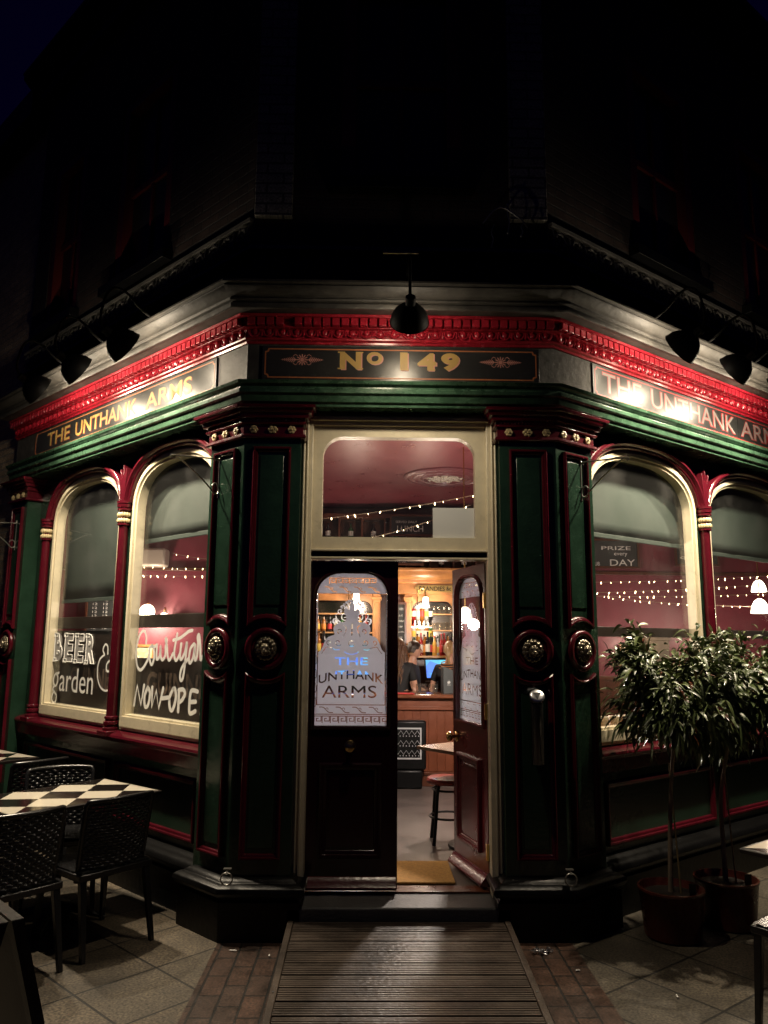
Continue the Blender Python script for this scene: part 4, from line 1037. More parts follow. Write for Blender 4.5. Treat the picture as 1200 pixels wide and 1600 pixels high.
BB = thing('back_bar', 'tall orange wood back bar with shelves, mirror and brass BRANDIES plate', 'bar shelves', (0, 5.3, .19))
B_ = lambda x, y, z: Vector((x, y-5.3, z-.19))
mb = MB(); mb.box(-1.5, 1.5, 5.26, 5.29, .19, 3.34, B_); obj('backboard', mb, DWOOD, BB)
mb = MB(); mb.box(-1.5, 1.5, 4.86, 5.26, .19, 1.12, B_); mb.box(-1.52, 1.52, 4.84, 5.26, 1.12, 1.16, B_); obj('base_cabinet', mb, DWOOD, BB, .004)
mb = MB()
for x in (-1.43, -1.06, -.10, .31, .945, 1.43):
    wd = .045 if x not in (-.10,) else .05
    mb.box(x-wd, x+wd, 5.0, 5.26, 1.16, 2.31, B_); mb.box(x-wd*.6, x+wd*.6, 4.985, 5.0, 1.3, 2.2, B_); mb.box(x-wd-.015, x+wd+.015, 4.975, 5.26, 2.23, 2.275, B_)
obj('pillars', mb, OAK, BB, .005)
mb = MB()
for a, b in ((-1.01, -.155), (.36, .895)):
    arc_ = [(a, 2.31), (a, 2.10)]+[(a+.0+(.12-.12*cos(t)), 2.10+.12*sin(t)) for t in [pi/2*k/6 for k in range(1, 7)]]+[(b-.12+.12*sin(t), 2.10+.12*cos(t)) for t in [pi/2*k/6 for k in range(7)]]+[(b, 2.31)]
    mb.prism(arc_, 5.02, 5.05, lambda x, z, y: B_(x, y, z))
obj('arches', mb, OAK, BB, .003)
mb = MB(); mb.prism([(5.26, 2.31), (4.97, 2.31), (4.97, 2.45), (4.95, 2.46), (4.94, 2.50), (4.90, 2.52), (4.87, 2.56), (4.86, 2.60), (4.83, 2.61), (4.83, 2.64), (5.26, 2.66)], -1.52, 1.52, lambda y, z, x: B_(x, y, z)); obj('cornice', mb, OAK, BB, .004)
mb = MB(); mb.prism(notched(.39, .92, 2.335, 2.425, .03), 4.955, 4.969, lambda x, z, y: B_(x, y, z)); pl_ = obj('name_plate', mb, mat('gilt plate', (.32, .21, .07), .35, metal=.5), BB, .003)
mb = MB(); text(mb, 'BRANDIES', .45, .78, 2.35, 2.41, lambda x, z, y: B_(x, y, z), 4.9535, .02); text(mb, '&c', .80, .86, 2.355, 2.41, lambda x, z, y: B_(x, y, z), 4.9535, .02); obj('lettering', mb, BLACKP, pl_, recalc=False)
for a, b in ((.36, .895), (-1.01, -.155)): mb = MB(); mb.box(a, b, 5.235, 5.259, 1.50, 2.30, B_); obj('mirror', mb, mat('old mirror', (.25, .22, .2), .12, metal=1, bump=.02), BB)
SHELF = mat('pale shelf edge', (.42, .22, .09), .4, bump=.08, var=.2)
mb = MB(); mb.box(.355, .90, 4.92, 5.23, 1.50, 1.525, B_); mb.box(.62, .90, 5.04, 5.23, 1.835, 1.852, B_); mb.box(.62, .90, 5.04, 5.23, 2.045, 2.062, B_)
mb.box(-1.015, -.15, 4.92, 5.23, 1.50, 1.525, B_); mb.box(-1.015, -.15, 5.0, 5.23, 1.80, 1.82, B_); mb.box(-1.015, -.15, 5.0, 5.23, 2.04, 2.06, B_); mb.box(.36, .62, 5.08, 5.23, 1.90, 1.91, B_)
obj('shelves', mb, SHELF, BB, .003)
mb = MB()
for i in range(11): x = -1.5+i*.3; mb.box(x-.014, x+.014, 5.0, 5.26, 2.66, 3.30, B_)
mb.box(-1.52, 1.52, 4.98, 5.26, 3.30, 3.36, B_); mb.box(-1.5, 1.5, 5.0, 5.26, 3.02, 3.04, B_); obj('pigeonholes', mb, DWOOD, BB, .003)

def chalkboard(name, x0, x1, y, z0, z1, lab, lines, m=None, cat='chalkboard', rz=0.):
    root = thing(name, lab, cat, ((x0+x1)/2, y, (z0+z1)/2), rz)
    F = lambda x, z, v: Vector((x-(x0+x1)/2, -v, z-(z0+z1)/2))
    mb = MB(); plate(mb, [rect(x0, x1, z0, z1), rect(x0+.025, x1-.025, z0+.025, z1-.025)], 0, .03, F); obj('frame', mb, DWOOD, root, .004)
    mb = MB(); mb.box(x0+.02, x1-.02, 0, 0.012, z0+.02, z1-.02, lambda x, v, z: F(x, z, v)); obj('slate', mb, m or SLATE, root)
    mb = MB()
    for t, a, b, c, d in lines: text(mb, t, a, b, c, d, F, .0135, .0)
    if lines: obj('lettering', mb, CHALK, root, recalc=False)
    return root
chalkboard('chalkboard', .06, .70, 4.965, 3.06, 3.345, 'chalkboard reading LUNCH in a wooden frame on top of the back bar', [('LUNCH', .16, .50, 3.12, 3.20), ('SERVED DAILY', .14, .42, 3.235, 3.265)])
chalkboard('chalkboard', -.25, .50, 4.80, 2.665, 2.88, 'chalkboard ending in the words ON US above the orange cornice', [('ON US!', .13, .27, 2.70, 2.74), ('ask at the bar', .29, .42, 2.71, 2.735)])
chalkboard('chalkboard', .155, .285, 4.96, 1.60, 2.20, 'narrow chalkboard price list on the post beside the bottle shelves', [('BEERS', .19, .25, 2.10, 2.13)]+[(t, .185, .185+.05+.02*(i % 2), 2.02-i*.07, 2.045-i*.07) for i, t in enumerate(('ale 4.2', 'stout', 'cider', 'pils', 'porter'))])
chalkboard('chalkboard', 2.55, 3.46, 5.33, 2.70, 3.10, 'chalkboard with the white word DAY high on the right red wall', [('DAY', 3.06, 3.40, 2.735, 2.82), ('CURRY PUB', 2.62, 2.92, 2.735, 2.785), ('PRIZE', 2.95, 3.35, 2.95, 3.0), ('every', 3.12, 3.3, 2.86, 2.91)])
chalkboard('chalkboard', 3.95, 4.55, 5.33, 2.74, 3.10, 'dark board on the right red wall, next to the DAY chalkboard', [('quiz', 4.02, 4.3, 2.82, 2.88)])
chalkboard('chalkboard', -3.95, -3.42, 5.33, 1.62, 2.32, 'chalkboard with columns of chalk prices seen over the word BEER', [('12', -3.86+a*.14, -3.80+a*.14, 2.2-k*.052, 2.23-k*.052) for k in range(10) for a in range(3)])
mb = MB(); mb.box(-3.30, -2.90, 5.16, 5.40, 2.66, 2.90); tag(obj('air_conditioner', mb, mat('cream plastic', (.42, .36, .30), .4), None, .03), 'cream box unit high on the wall behind the left window', 'air conditioner')
EX = chalkboard('exit_sign', -2.77, -2.42, 5.39, 1.975, 2.055, 'green and white fire exit sign on wall, seen in left window', [], mat('green lit sign', (.02, .35, .20), .5, emit=(.02, .45, .26), estr=.5), 'sign')
F = lambda x, z, v: Vector((x+2.595, -v, z-2.015))
mb = MB(); text(mb, 'FIRE', -2.74, -2.65, 2.018, 2.038, F, .0135, .02); text(mb, 'EXIT', -2.74, -2.65, 1.993, 2.010, F, .0135, .02)
mb.ribbon([(-2.53, 2.015), (-2.46, 2.015)], .012, F, .0137); mb.ribbon([(-2.485, 2.032), (-2.46, 2.015), (-2.485, 1.998)], .010, F, .0139)
mb.ribbon([(-2.60, 2.03), (-2.59, 2.01), (-2.605, 1.995)], .010, F, .0141); mb.ribbon([(-2.59, 2.01), (-2.575, 1.995)], .008, F, .0143); obj('lettering', mb, WHITE, EX, recalc=False)
def picture(x, z, w_, h, lab, y=5.36):
    root = thing('framed_picture', lab, 'picture', (x, y, z))
    F = lambda a, b, v: Vector((a, -v, b))
    mb = MB(); plate(mb, [rect(-w_, w_, -h, h), rect(-w_+.03, w_-.03, -h+.03, h-.03)], 0, .025, F); obj('frame', mb, OAK, root, .004)
    mb = MB(); mb.box(-w_+.02, w_-.02, -.008, 0, -h+.02, h-.02); obj('print', mb, mat('yellowed print', (.45, .38, .22), .5, var=.5, vscale=12), root)
picture(3.27, 1.52, .12, .17, 'small yellowed framed print under the lamp on red wall, right window')
picture(4.35, 1.55, .14, .2, 'yellowed framed print near right picture edge, lower right window')
picture(-3.2, 1.50, .18, .14, 'framed print on the wall behind the word Courtyard')
mb = MB(); mb.box(3.50, 3.80, 5.30, 5.418, .19, 1.74); mb.box(3.48, 3.82, 5.28, 5.418, 1.74, 1.80); tag(obj('timber_post', mb, mat('grey brown post', (.12, .09, .06), .6, bump=.3, var=.4), None, .005), 'grey brown timber post against red wall, right window', 'post')

# lamps inside
def inner_lamp(name, loc, lab, cat, r, watts, kind, m=GLOBE, group=None):
    root = thing(name, lab, cat, loc, 0, group)
    mb = MB()
    if kind == 'globe':
        mb.ball((0, 0, 0), r, None, 18, 12); mb2 = MB(); mb2.tube(smooth_pts([(0, .16, -.02), (0, .08, .10), (0, .02, .13), (0, 0, r)], 3), .008, 6)
    elif kind == 'swan':
        mb.lathe([(.02, .07), (.032, .065), (.036, .03), (.042, -.03), (.052, -.062), (.05, -.066), (.001, -.05)], 18)
        mb2 = MB(); mb2.tube(smooth_pts([(-.10, .12, -.02), (-.10, .05, .06), (-.09, -.0, .14), (-.05, -.02, .18), (-.01, -.01, .15), (0, 0, .07)], 4), .006, 6)
    else:
        mb.lathe([(.02, r*.9), (r*.6, r*.6), (r*.9, 0), (r*1.05, -r*.8), (r*.95, -r*.82), (.001, -r*.5)], 20)
        mb2 = MB(); mb2.tube([(0, 0, r*.9), (0, 0, max(.12, 3.5-loc[2]))] if kind == 'pendant' else smooth_pts([(0, .14, .02), (0, .06, .1), (0, .01, .12), (0, 0, r*.9)], 3), .006, 6)
    obj('glass_shade', mb, m, root); obj('arm', mb2, BRASS, root)
    if watts:
        ld = bpy.data.lights.new('lamp_light', 'POINT'); ld.energy = watts; ld.color = (1, .82, .62) if watts < 80 else (1, .86, .74); ld.shadow_soft_size = .08
        lo = bpy.data.objects.new('lamp_light', ld); COL.objects.link(lo); lo.parent = root; lo.location = (0, -r-.10, -r*.6-.05)
    return root
inner_lamp('wall_lamp', (-3.10, 5.18, 2.06), 'large glowing globe lamp on wall, seen over the word Courtyard', 'wall lamp', .10, 76, 'globe')
inner_lamp('wall_lamp', (-2.88, 5.2, 1.99), 'smaller glowing globe lamp beside the large one, over Courtyard', 'wall lamp', .062, 0, 'globe')
inner_lamp('wall_lamp', (.53, 4.93, 2.20), 'swan neck brass lamp with white glass shade under the BRANDIES plate', 'bar lamp', .05, 20, 'swan')
inner_lamp('wall_lamp', (-.36, 4.72, 2.24), 'white glass bar lamp seen through the etched glass of the closed door', 'bar lamp', .05, 34, 'swan')
inner_lamp('pendant_lamp', (4.37, 3.95, 2.14), 'large bright frilled glass pendant lamp, right picture edge window', 'pendant lamp', .10, 60, 'pendant')
inner_lamp('pendant_lamp', (4.55, 4.30, 2.40), 'upper glass pendant lamp with dimmer glow, right picture edge window', 'pendant lamp', .085, 0, 'pendant')
inner_lamp('picture_lamp', (3.26, 5.20, 1.80), 'small bright wall lamp over the framed print, right window', 'wall lamp', .055, 9, 'cone')
inner_lamp('picture_lamp', (4.10, 5.20, 1.84), 'small cream lamp over the right edge print, below the dark rail', 'wall lamp', .06, 4, 'cone')
inner_lamp('pendant_lamp', (.67, 1.95, 1.95), 'round glowing pendant seen through the open door leaf glass', 'pendant lamp', .075, 225, 'pendant')

# fairy light strings
fb = MB(); fb.lathe([(.0028, .010), (.0034, .006), (.0044, -.009), (.0034, -.016), (.0008, -.019)], 8); FBM = mesh_from('bulb', fb); FBM.materials.append(FAIRY)
def fairy(p0, p1, sag, n, lab):
    p0, p1 = Vector(p0), Vector(p1); root = thing('fairy_lights', lab, 'string lights', p0, 0, 'strings of fairy lights inside the pub')
    f = lambda t: (p1-p0)*t-Z*sag*4*t*(1-t)
    mb = MB(); mb.tube([f(k/24) for k in range(25)], .003, 4); obj('wire', mb, WIRE, root)
    for i in range(n):
        o = bpy.data.objects.new('bulb', FBM); COL.objects.link(o); o.parent = root
        o.scale = [rnd.choice((.5, .65, .8, 1))]*3
        o.location = f((i+.5+rnd.uniform(-.28, .28))/n)-Z*.006; o.rotation_euler = (rnd.uniform(-.6, .6), rnd.uniform(-.6, .6), 0)
        if rnd.random() < .18: o.rotation_euler = (rnd.uniform(2, 3.6), .3, 0)
fairy((-.72, 1.95, 2.80), (.80, 2.0, 3.06), .02, 13, 'string of fairy lights rising across the fanlight')
fairy((-.2, 2.9, 2.76), (.85, 2.9, 3.12), .03, 10, 'lower string of fairy lights crossing the LUNCH board behind the white card')
fairy((1.55, 2.4, 2.28), (4.2, 3.2, 2.44), .02, 26, 'topmost string of fairy lights in the right windows')
fairy((1.55, 2.9, 2.20), (4.9, 3.4, 2.42), .03, 34, 'second string of fairy lights from the top in the right windows')
fairy((1.6, 3.4, 2.22), (5.0, 3.4, 2.30), .04, 34, 'third string of fairy lights from the top in the right windows')
fairy((2.6, 3.9, 2.22), (5.4, 4.0, 2.16), .05, 26, 'lowest string of fairy lights in the right windows')
fairy((-3.35, 4.3, 2.60), (-2.05, 4.3, 2.56), .02, 13, 'middle string of fairy lights in the left window')
fairy((-3.35, 3.9, 2.46), (-1.9, 3.9, 2.44), .02, 15, 'lowest string of fairy lights in the left window, under the cream box')
fairy((-2.3, 3.2, 2.62), (-1.6, 3.2, 2.56), .03, 6, 'short upper string of fairy lights at the left window blind')

# bottles and glasses
def gmat(n, c, r=.12): return mat(n, c, r, coat=.4)
BCOL = {'amber': gmat('amber bottle glass', (.22, .075, .012)), 'red': gmat('red bottle glass', (.20, .012, .012)), 'black': gmat('black bottle glass', (.012, .012, .014)),
        'green': gmat('green bottle glass', (.02, .07, .025)), 'clear': gmat('clear bottle glass', (.36, .38, .37)), 'gold': gmat('gold bottle glass', (.42, .24, .05))}
LCOL = {'yellow': mat('yellow paper label', (.55, .38, .06), .6), 'white': mat('white paper label', (.6, .57, .5), .6), 'orange': mat('orange paper label', (.55, .2, .03), .6), 'red': mat('red paper label', (.4, .03, .03), .6)}
_bot = {}
def bottle(x, y, z, col, lab_c, h, r, lab, inv=False, grp='bottles on the back bar'):
    k = (col, lab_c, h, r)
    if k not in _bot:
        b1, b2, b3 = MB(), MB(), MB()
        b1.lathe([(r*.9, 0), (r, .008), (r, h*.58), (r*.85, h*.66), (r*.42, h*.74), (r*.36, h*.78), (r*.34, h*.95), (r*.40, h*.955), (r*.40, h*.985)], 14)
        b2.lathe([(r*1.02, h*.16), (r*1.02, h*.48)], 14, None, False); b3.lathe([(r*.44, h*.93), (r*.44, h), (r*.1, h*1.003)], 10)
        ms = [mesh_from('bottle', b1), mesh_from('label', b2), mesh_from('cap', b3)]
        ms[0].materials.append(BCOL[col]); ms[1].materials.append(LCOL[lab_c]); ms[2].materials.append(LCOL['red'] if col in ('red', 'gold') else BLACKP); _bot[k] = ms
    ms = _bot[k]; o = bpy.data.objects.new('bottle', ms[0]); COL.objects.link(o); o.location = (x, y, z+(h if inv else 0)); o.rotation_euler = (pi if inv else 0, 0, rnd.uniform(0, 6))
    tag(o, lab, 'bottle', grp)
    for nm, me in (('label', ms[1]), ('cap', ms[2])):
        c = bpy.data.objects.new(nm, me); COL.objects.link(c); c.parent = o
seq = [('green', 'white', .25, .036), ('amber', 'yellow', .30, .040), ('red', 'white', .31, .036), ('amber', 'orange', .29, .038), ('black', 'white', .33, .042), ('black', 'red', .31, .038), ('gold', 'orange', .27, .040), ('clear', 'yellow', .26, .036), ('red', 'red', .30, .034)]
ordn = ['first', 'second', 'third', 'fourth', 'fifth', 'sixth', 'seventh', 'eighth', 'ninth', 'tenth', 'eleventh', 'twelfth']
for i, s_ in enumerate((seq+seq[2:5])): bottle(.385+i*.0435, 4.965+.03*(i % 2), 1.526, s_[0], s_[1], s_[2]*.92, s_[3]*.74, '%s bottle with %s label, %s along the low shelf behind the bar staff' % (s_[0], s_[1], ordn[i]))
for i in range(5): s_ = [('clear', 'yellow', .24, .032), ('gold', 'white', .24, .032), ('clear', 'white', .24, .032), ('amber', 'white', .24, .032), ('green', 'yellow', .24, .032)][i]; bottle(.385+i*.056, 5.12, 1.64, *s_, 'upside down %s spirit bottle, %s of the lower optics row' % (s_[0], ordn[i]), True)
for i in range(5): s_ = [('red', 'white', .22, .032), ('clear', 'white', .22, .032), ('amber', 'red', .22, .032), ('clear', 'yellow', .22, .032), ('black', 'white', .22, .032)][i]; bottle(.385+i*.056, 5.13, 1.912, *s_, 'upside down %s spirit bottle, %s of the upper optics row' % (s_[0], ordn[i]), True)
for i in range(12): s_ = seq[(i*4+2) % 9]; bottle(-.98+i*.070, 4.99, 1.526, *s_, '%s bottle, %s along the low shelf seen through the closed door glass' % (s_[0], ordn[i]))
for i in range(9): s_ = seq[(i*2+1) % 9]; bottle(-.86+i*.078, 5.08, 1.822, s_[0], s_[1], .21, .03, '%s small bottle, %s along the middle shelf seen through the closed door glass' % (s_[0], ordn[i]))
for i in range(9): s_ = [('black', 'white', .20, .035), ('green', 'white', .2, .035)][i % 2]; bottle(-1.35+i*.30, 5.08, 3.041, *s_, 'dark dusty bottle in a pigeonhole high on the back bar, %s from left' % ordn[i], grp='dusty bottles high on the back bar')
for i in range(9): s_ = ('black', 'white', .26, .035); bottle(-1.35+i*.30, 5.08, 2.665, *s_, 'dark bottle in lower pigeonhole row of the back bar, %s from left' % ordn[i], grp='dusty bottles high on the back bar')
TUMB = mat('tumbler glass', (.55, .52, .46), .08, coat=.5)
tm = MB(); tm.lathe([(.026, 0), (.028, .004), (.034, .095), (.0335, .098), (.031, .095), (.025, .01), (.001, .008)], 14); TM = mesh_from('glass', tm); TM.materials.append(glass_mat('tumbler clear', (.92, .90, .86), dirt=.12))
def tumbler(x, y, z, lab, grp):
    o = bpy.data.objects.new('drinking_glass', TM); COL.objects.link(o); o.location = (x, y, z); tag(o, lab, 'glass', grp)
for i in range(4): tumbler(.655+i*.068, 5.12, 1.852, 'clear tumbler, %s on the lower glass shelf of back bar' % ordn[i], 'tumblers on the back bar shelves')
for i in range(4): tumbler(.655+i*.068, 5.12, 2.062, 'clear tumbler, %s on the upper glass shelf of back bar' % ordn[i], 'tumblers on the back bar shelves')
CUP = mat('cream cup', (.72, .64, .50), .3)
cm = MB(); cm.lathe([(.030, 0), (.034, .006), (.040, .13), (.043, .135), (.041, .14), (.036, .13), (.03, .012), (.001, .01)], 16); CM = mesh_from('cup', cm); CM.materials.append(CUP)
for i in range(5):
    o = bpy.data.objects.new('candle_glass', CM); COL.objects.link(o); o.location = FR(.66+i*.11, -.27-.02*(i % 2), 1.06); tag(o, 'cream glass cup standing on the sill behind the right window, %s from the pilaster' % ordn[i], 'cup', 'cream cups on the inner window sill')
mb = MB(); mb.box(.44, 1.86, -.50, -.24, 1.02, 1.058, FR); tag(obj('inner_sill', mb, OAK, None, .005), 'wooden inner sill behind the right window carrying cream cups', 'sill')
mb = MB()
CARDC = [mat('card blue', (.1, .3, .5), .5), mat('card red', (.5, .06, .05), .5), mat('card white', (.6, .58, .54), .5), mat('card brown', (.25, .15, .06), .5), mat('card dark', (.04, .05, .04), .5)]
for i in range(9):
    mb = MB(); z = 2.22-i*.078; x = -.93-.05*sin(i*1.1)-.01*i; a = rnd.uniform(-.5, .5)
    mb.box(-.05, .05, -.004, .004, -.035, .035, lambda p, q, r_: Vector((x+p*cos(a)-r_*sin(a), 4.93+q, z+p*sin(a)+r_*cos(a))))
    nm = ['white', 'dark', 'blue', 'brown', 'red', 'white', 'blue', 'dark', 'red'][i]
    tag(obj('postcard', mb, MATS['card '+nm], None), '%s card, %s from the top of the cards pinned on the left bar pillar' % (nm, ordn[i]), 'card', 'cards pinned up behind the closed door glass')

# till, box, towel, heater and other things on and before the bar
def till(x, y, z, rz, lab, tilt, sc=1.):
    root = thing('till', lab, 'till', (x, y, z), rz); root.scale = (sc, sc, sc)
    Ft = lambda a, b, c: Vector((a, b*cos(tilt)-c*sin(tilt)*-1*.0+c*sin(tilt), .10+c*cos(tilt)))
    mb = MB(); mb.box(-.12, .12, -.10, .14, 0, .07); mb.box(-.05, .05, .0, .09, .07, .14); obj('base', mb, BLACKP, root, .01)
    mb = MB(); mb.box(-.15, .15, 0, .03, 0, .24, Ft); sc_ = obj('screen_case', mb, BLACKP, root, .008)
    m = bpy.data.materials.get('lit till screen')
    if not m:
        m = bpy.data.materials.new('lit till screen'); m.use_nodes = True; n, l = m.node_tree.nodes, m.node_tree.links; b = n['Principled BSDF']
        tc = n.new('ShaderNodeTexCoord'); no = n.new('ShaderNodeTexVoronoi'); no.inputs['Scale'].default_value = 9; l.new(tc.outputs['Object'], no.inputs['Vector'])
        cr = n.new('ShaderNodeValToRGB'); cr.color_ramp.elements[0].color = (.05, .10, .9, 1); cr.color_ramp.elements[1].color = (.15, .75, .95, 1); e = cr.color_ramp.elements.new(.5); e.color = (.12, .30, .95, 1)
        sp = n.new('ShaderNodeSeparateColor'); l.new(no.outputs['Color'], sp.inputs[0]); l.new(sp.outputs[0], cr.inputs[0]); l.new(cr.outputs[0], b.inputs['Emission Color']); b.inputs['Emission Strength'].default_value = 1.2; b.inputs['Base Color'].default_value = (.02, .02, .02, 1)
    mb = MB(); mb.box(-.138, .138, -.003, 0, .012, .228, Ft); obj('display', mb, m, sc_)
till(.64, 4.42, 1.165, .25, 'black till with glowing blue and pink screen beside the blond barman', .25)
till(-.40, 4.1, 1.15, 0, 'added blue screen glowing behind the etched word THE', .2, 1.55)  # added screen, stands in for a blue reflection in the etched letters
mb = MB(); mb.box(-.15, .15, -.1, .2, -1.0, 0); o = tag(obj('till_stand', mb, DWOOD, None, .006), 'dark cabinet carrying the till behind the bar', 'cabinet'); o.location = (.64, 4.42, 1.163)
mb = MB(); mb.box(-.2, .2, -.08, .2, -1.0, 0); o = tag(obj('till_stand', mb, DWOOD, None, .006), 'dark cabinet behind the counter carrying the added blue screen', 'cabinet'); o.location = (-.40, 4.12, 1.148)
GB = thing('gift_carton', 'tall dark grey carton with small pale emblem standing on the bar', 'carton', (.675, 3.62, 1.147), R(12))
mb = MB(); mb.prism([(-.062, 0), (.062, 0), (.062, .24), (.04, .255), (-.055, .29), (-.062, .285)], -.05, .05, lambda x, z, y: Vector((x, y, z))); obj('carton', mb, mat('dark grey card', (.045, .05, .05), .5), GB, .003)
mb = MB(); mb.ball((0, -.051, .12), .014, None, 8, 6, 1.3, .1, 1); mb.box(-.02, .02, -.0515, -.0505, .09, .096); mb.tube([(0, -.0505, .13), (0, -.0505, .152)], .002, 5); obj('emblem', mb, mat('pale print', (.4, .4, .38), .5), GB)
mb = MB(); mb.box(-.02, .30, 3.45, 3.58, 1.148, 1.156); tag(obj('bar_towel', mb, mat('red bar towel', (.45, .02, .025), .9, bump=.5, bscale=200), None, .003), 'red bar towel lying on the counter edge', 'towel')
for i, (x, y) in enumerate(((.36, 3.66), (.42, 3.72), (.50, 3.64), (.55, 3.75))): tumbler(x, y, 1.147, 'low glass on the bar beside the dark carton, %s from left' % ordn[i], 'glasses on the bar counter')
HT = thing('heater', 'black metal heater with white diamond lattice grille before the bar', 'heater', (.21, 3.40, .19))
mb = MB(); mb.box(-.21, .21, -.05, .07, .19, .69); mb.box(-.17, .17, -.05, .07, 0, .19) ; obj('case', mb, BLACKP, HT, .02)
mb = MB(); plate(mb, [rect(-.16, .16, .30, .62), rect(-.145, .145, .315, .605)], .05, .06, lambda x, z, v: Vector((x, -v, z)))
for r_ in range(3):
    pts = [(-.145+.29*k/10, -.056, .36+.1*r_+(.03 if k % 2 else -.01)) for k in range(11)]; mb.tube(pts, .003, 5)
    for k in range(9): mb.ball((-.13+.0325*k, -.055, .335+.1*r_), .006, None, 6, 4)
obj('grille', mb, mat('pale enamel', (.35, .35, .36), .4), HT)
mb = MB(); mb.box(.0, .375, .18, .66, .191, .209); tag(obj('doormat', mb, COIR, None, .006), 'orange brown coir doormat just inside the open door', 'doormat')
ST = thing('bar_stool', 'bentwood bar stool with red seat behind the open door leaf', 'stool', (.44, 1.25, .19))
mb = MB(); mb.lathe([(.001, .43), (.15, .43), (.17, .44), (.172, .46), (.16, .475), (.05, .48), (.001, .48)], 28); obj('seat', mb, mat('red polished seat', (.17, .025, .02), .2, coat=.3), ST)
for k in range(4):
    t = pi/4+k*pi/2; mb = MB(); mb.tube(smooth_pts([(.11*cos(t), .11*sin(t), .44), (.135*cos(t), .135*sin(t), .36), (.15*cos(t), .15*sin(t), .2), (.175*cos(t), .175*sin(t), 0)], 3), .014, 8); obj('leg', mb, BLACKP, ST)
mb = MB(); mb.tube([(.148*cos(2*pi*k/24), .148*sin(2*pi*k/24), .19) for k in range(24)], .009, 6, None, True); mb.tube([(.125*cos(2*pi*k/24), .125*sin(2*pi*k/24), .39) for k in range(24)], .009, 6, None, True); obj('ring', mb, BLACKP, ST)
PT = thing('pub_table', 'square pub table with a pale shiny top behind the open door', 'table', (.62, 1.10, .19), R(38))
mb = MB(); mb.box(-.31, .31, -.31, .31, .70, .725); obj('tabletop', mb, mat('worn pale table top', (.20, .13, .09), .22, var=.3), PT, .004)
mb = MB(); mb.lathe([(.2, 0), (.2, .02), (.06, .05), (.035, .1), (.03, .4), (.045, .6), (.1, .68), (.1, .7)], 16); obj('pedestal', mb, BLACKP, PT)

# ------------------------------------------------------------------ people behind the bar
def skin_verts(nodes, edges, root, sub=2):
    me = bpy.data.meshes.new('tmp'); names = list(nodes); ix = {k: i for i, k in enumerate(names)}
    me.from_pydata([nodes[k][0] for k in names], [(ix[a], ix[b]) for a, b in edges], [])
    ob = bpy.data.objects.new('tmp', me); COL.objects.link(ob); ob.modifiers.new('s', 'SKIN'); md = ob.modifiers.new('u', 'SUBSURF'); md.levels = sub
    for k in names:
        sv = me.skin_vertices[0].data[ix[k]]; r_ = nodes[k][1]; sv.radius = r_ if isinstance(r_, tuple) else (r_, r_); sv.use_root = (k == root)
    dg = bpy.context.evaluated_depsgraph_get(); dg.update(); m2 = bpy.data.meshes.new_from_object(ob.evaluated_get(dg))
    vs = [tuple(v.co) for v in m2.vertices]; fs = [tuple(p.vertices) for p in m2.polygons]
    bpy.data.objects.remove(ob); bpy.data.meshes.remove(me); bpy.data.meshes.remove(m2); return vs, fs
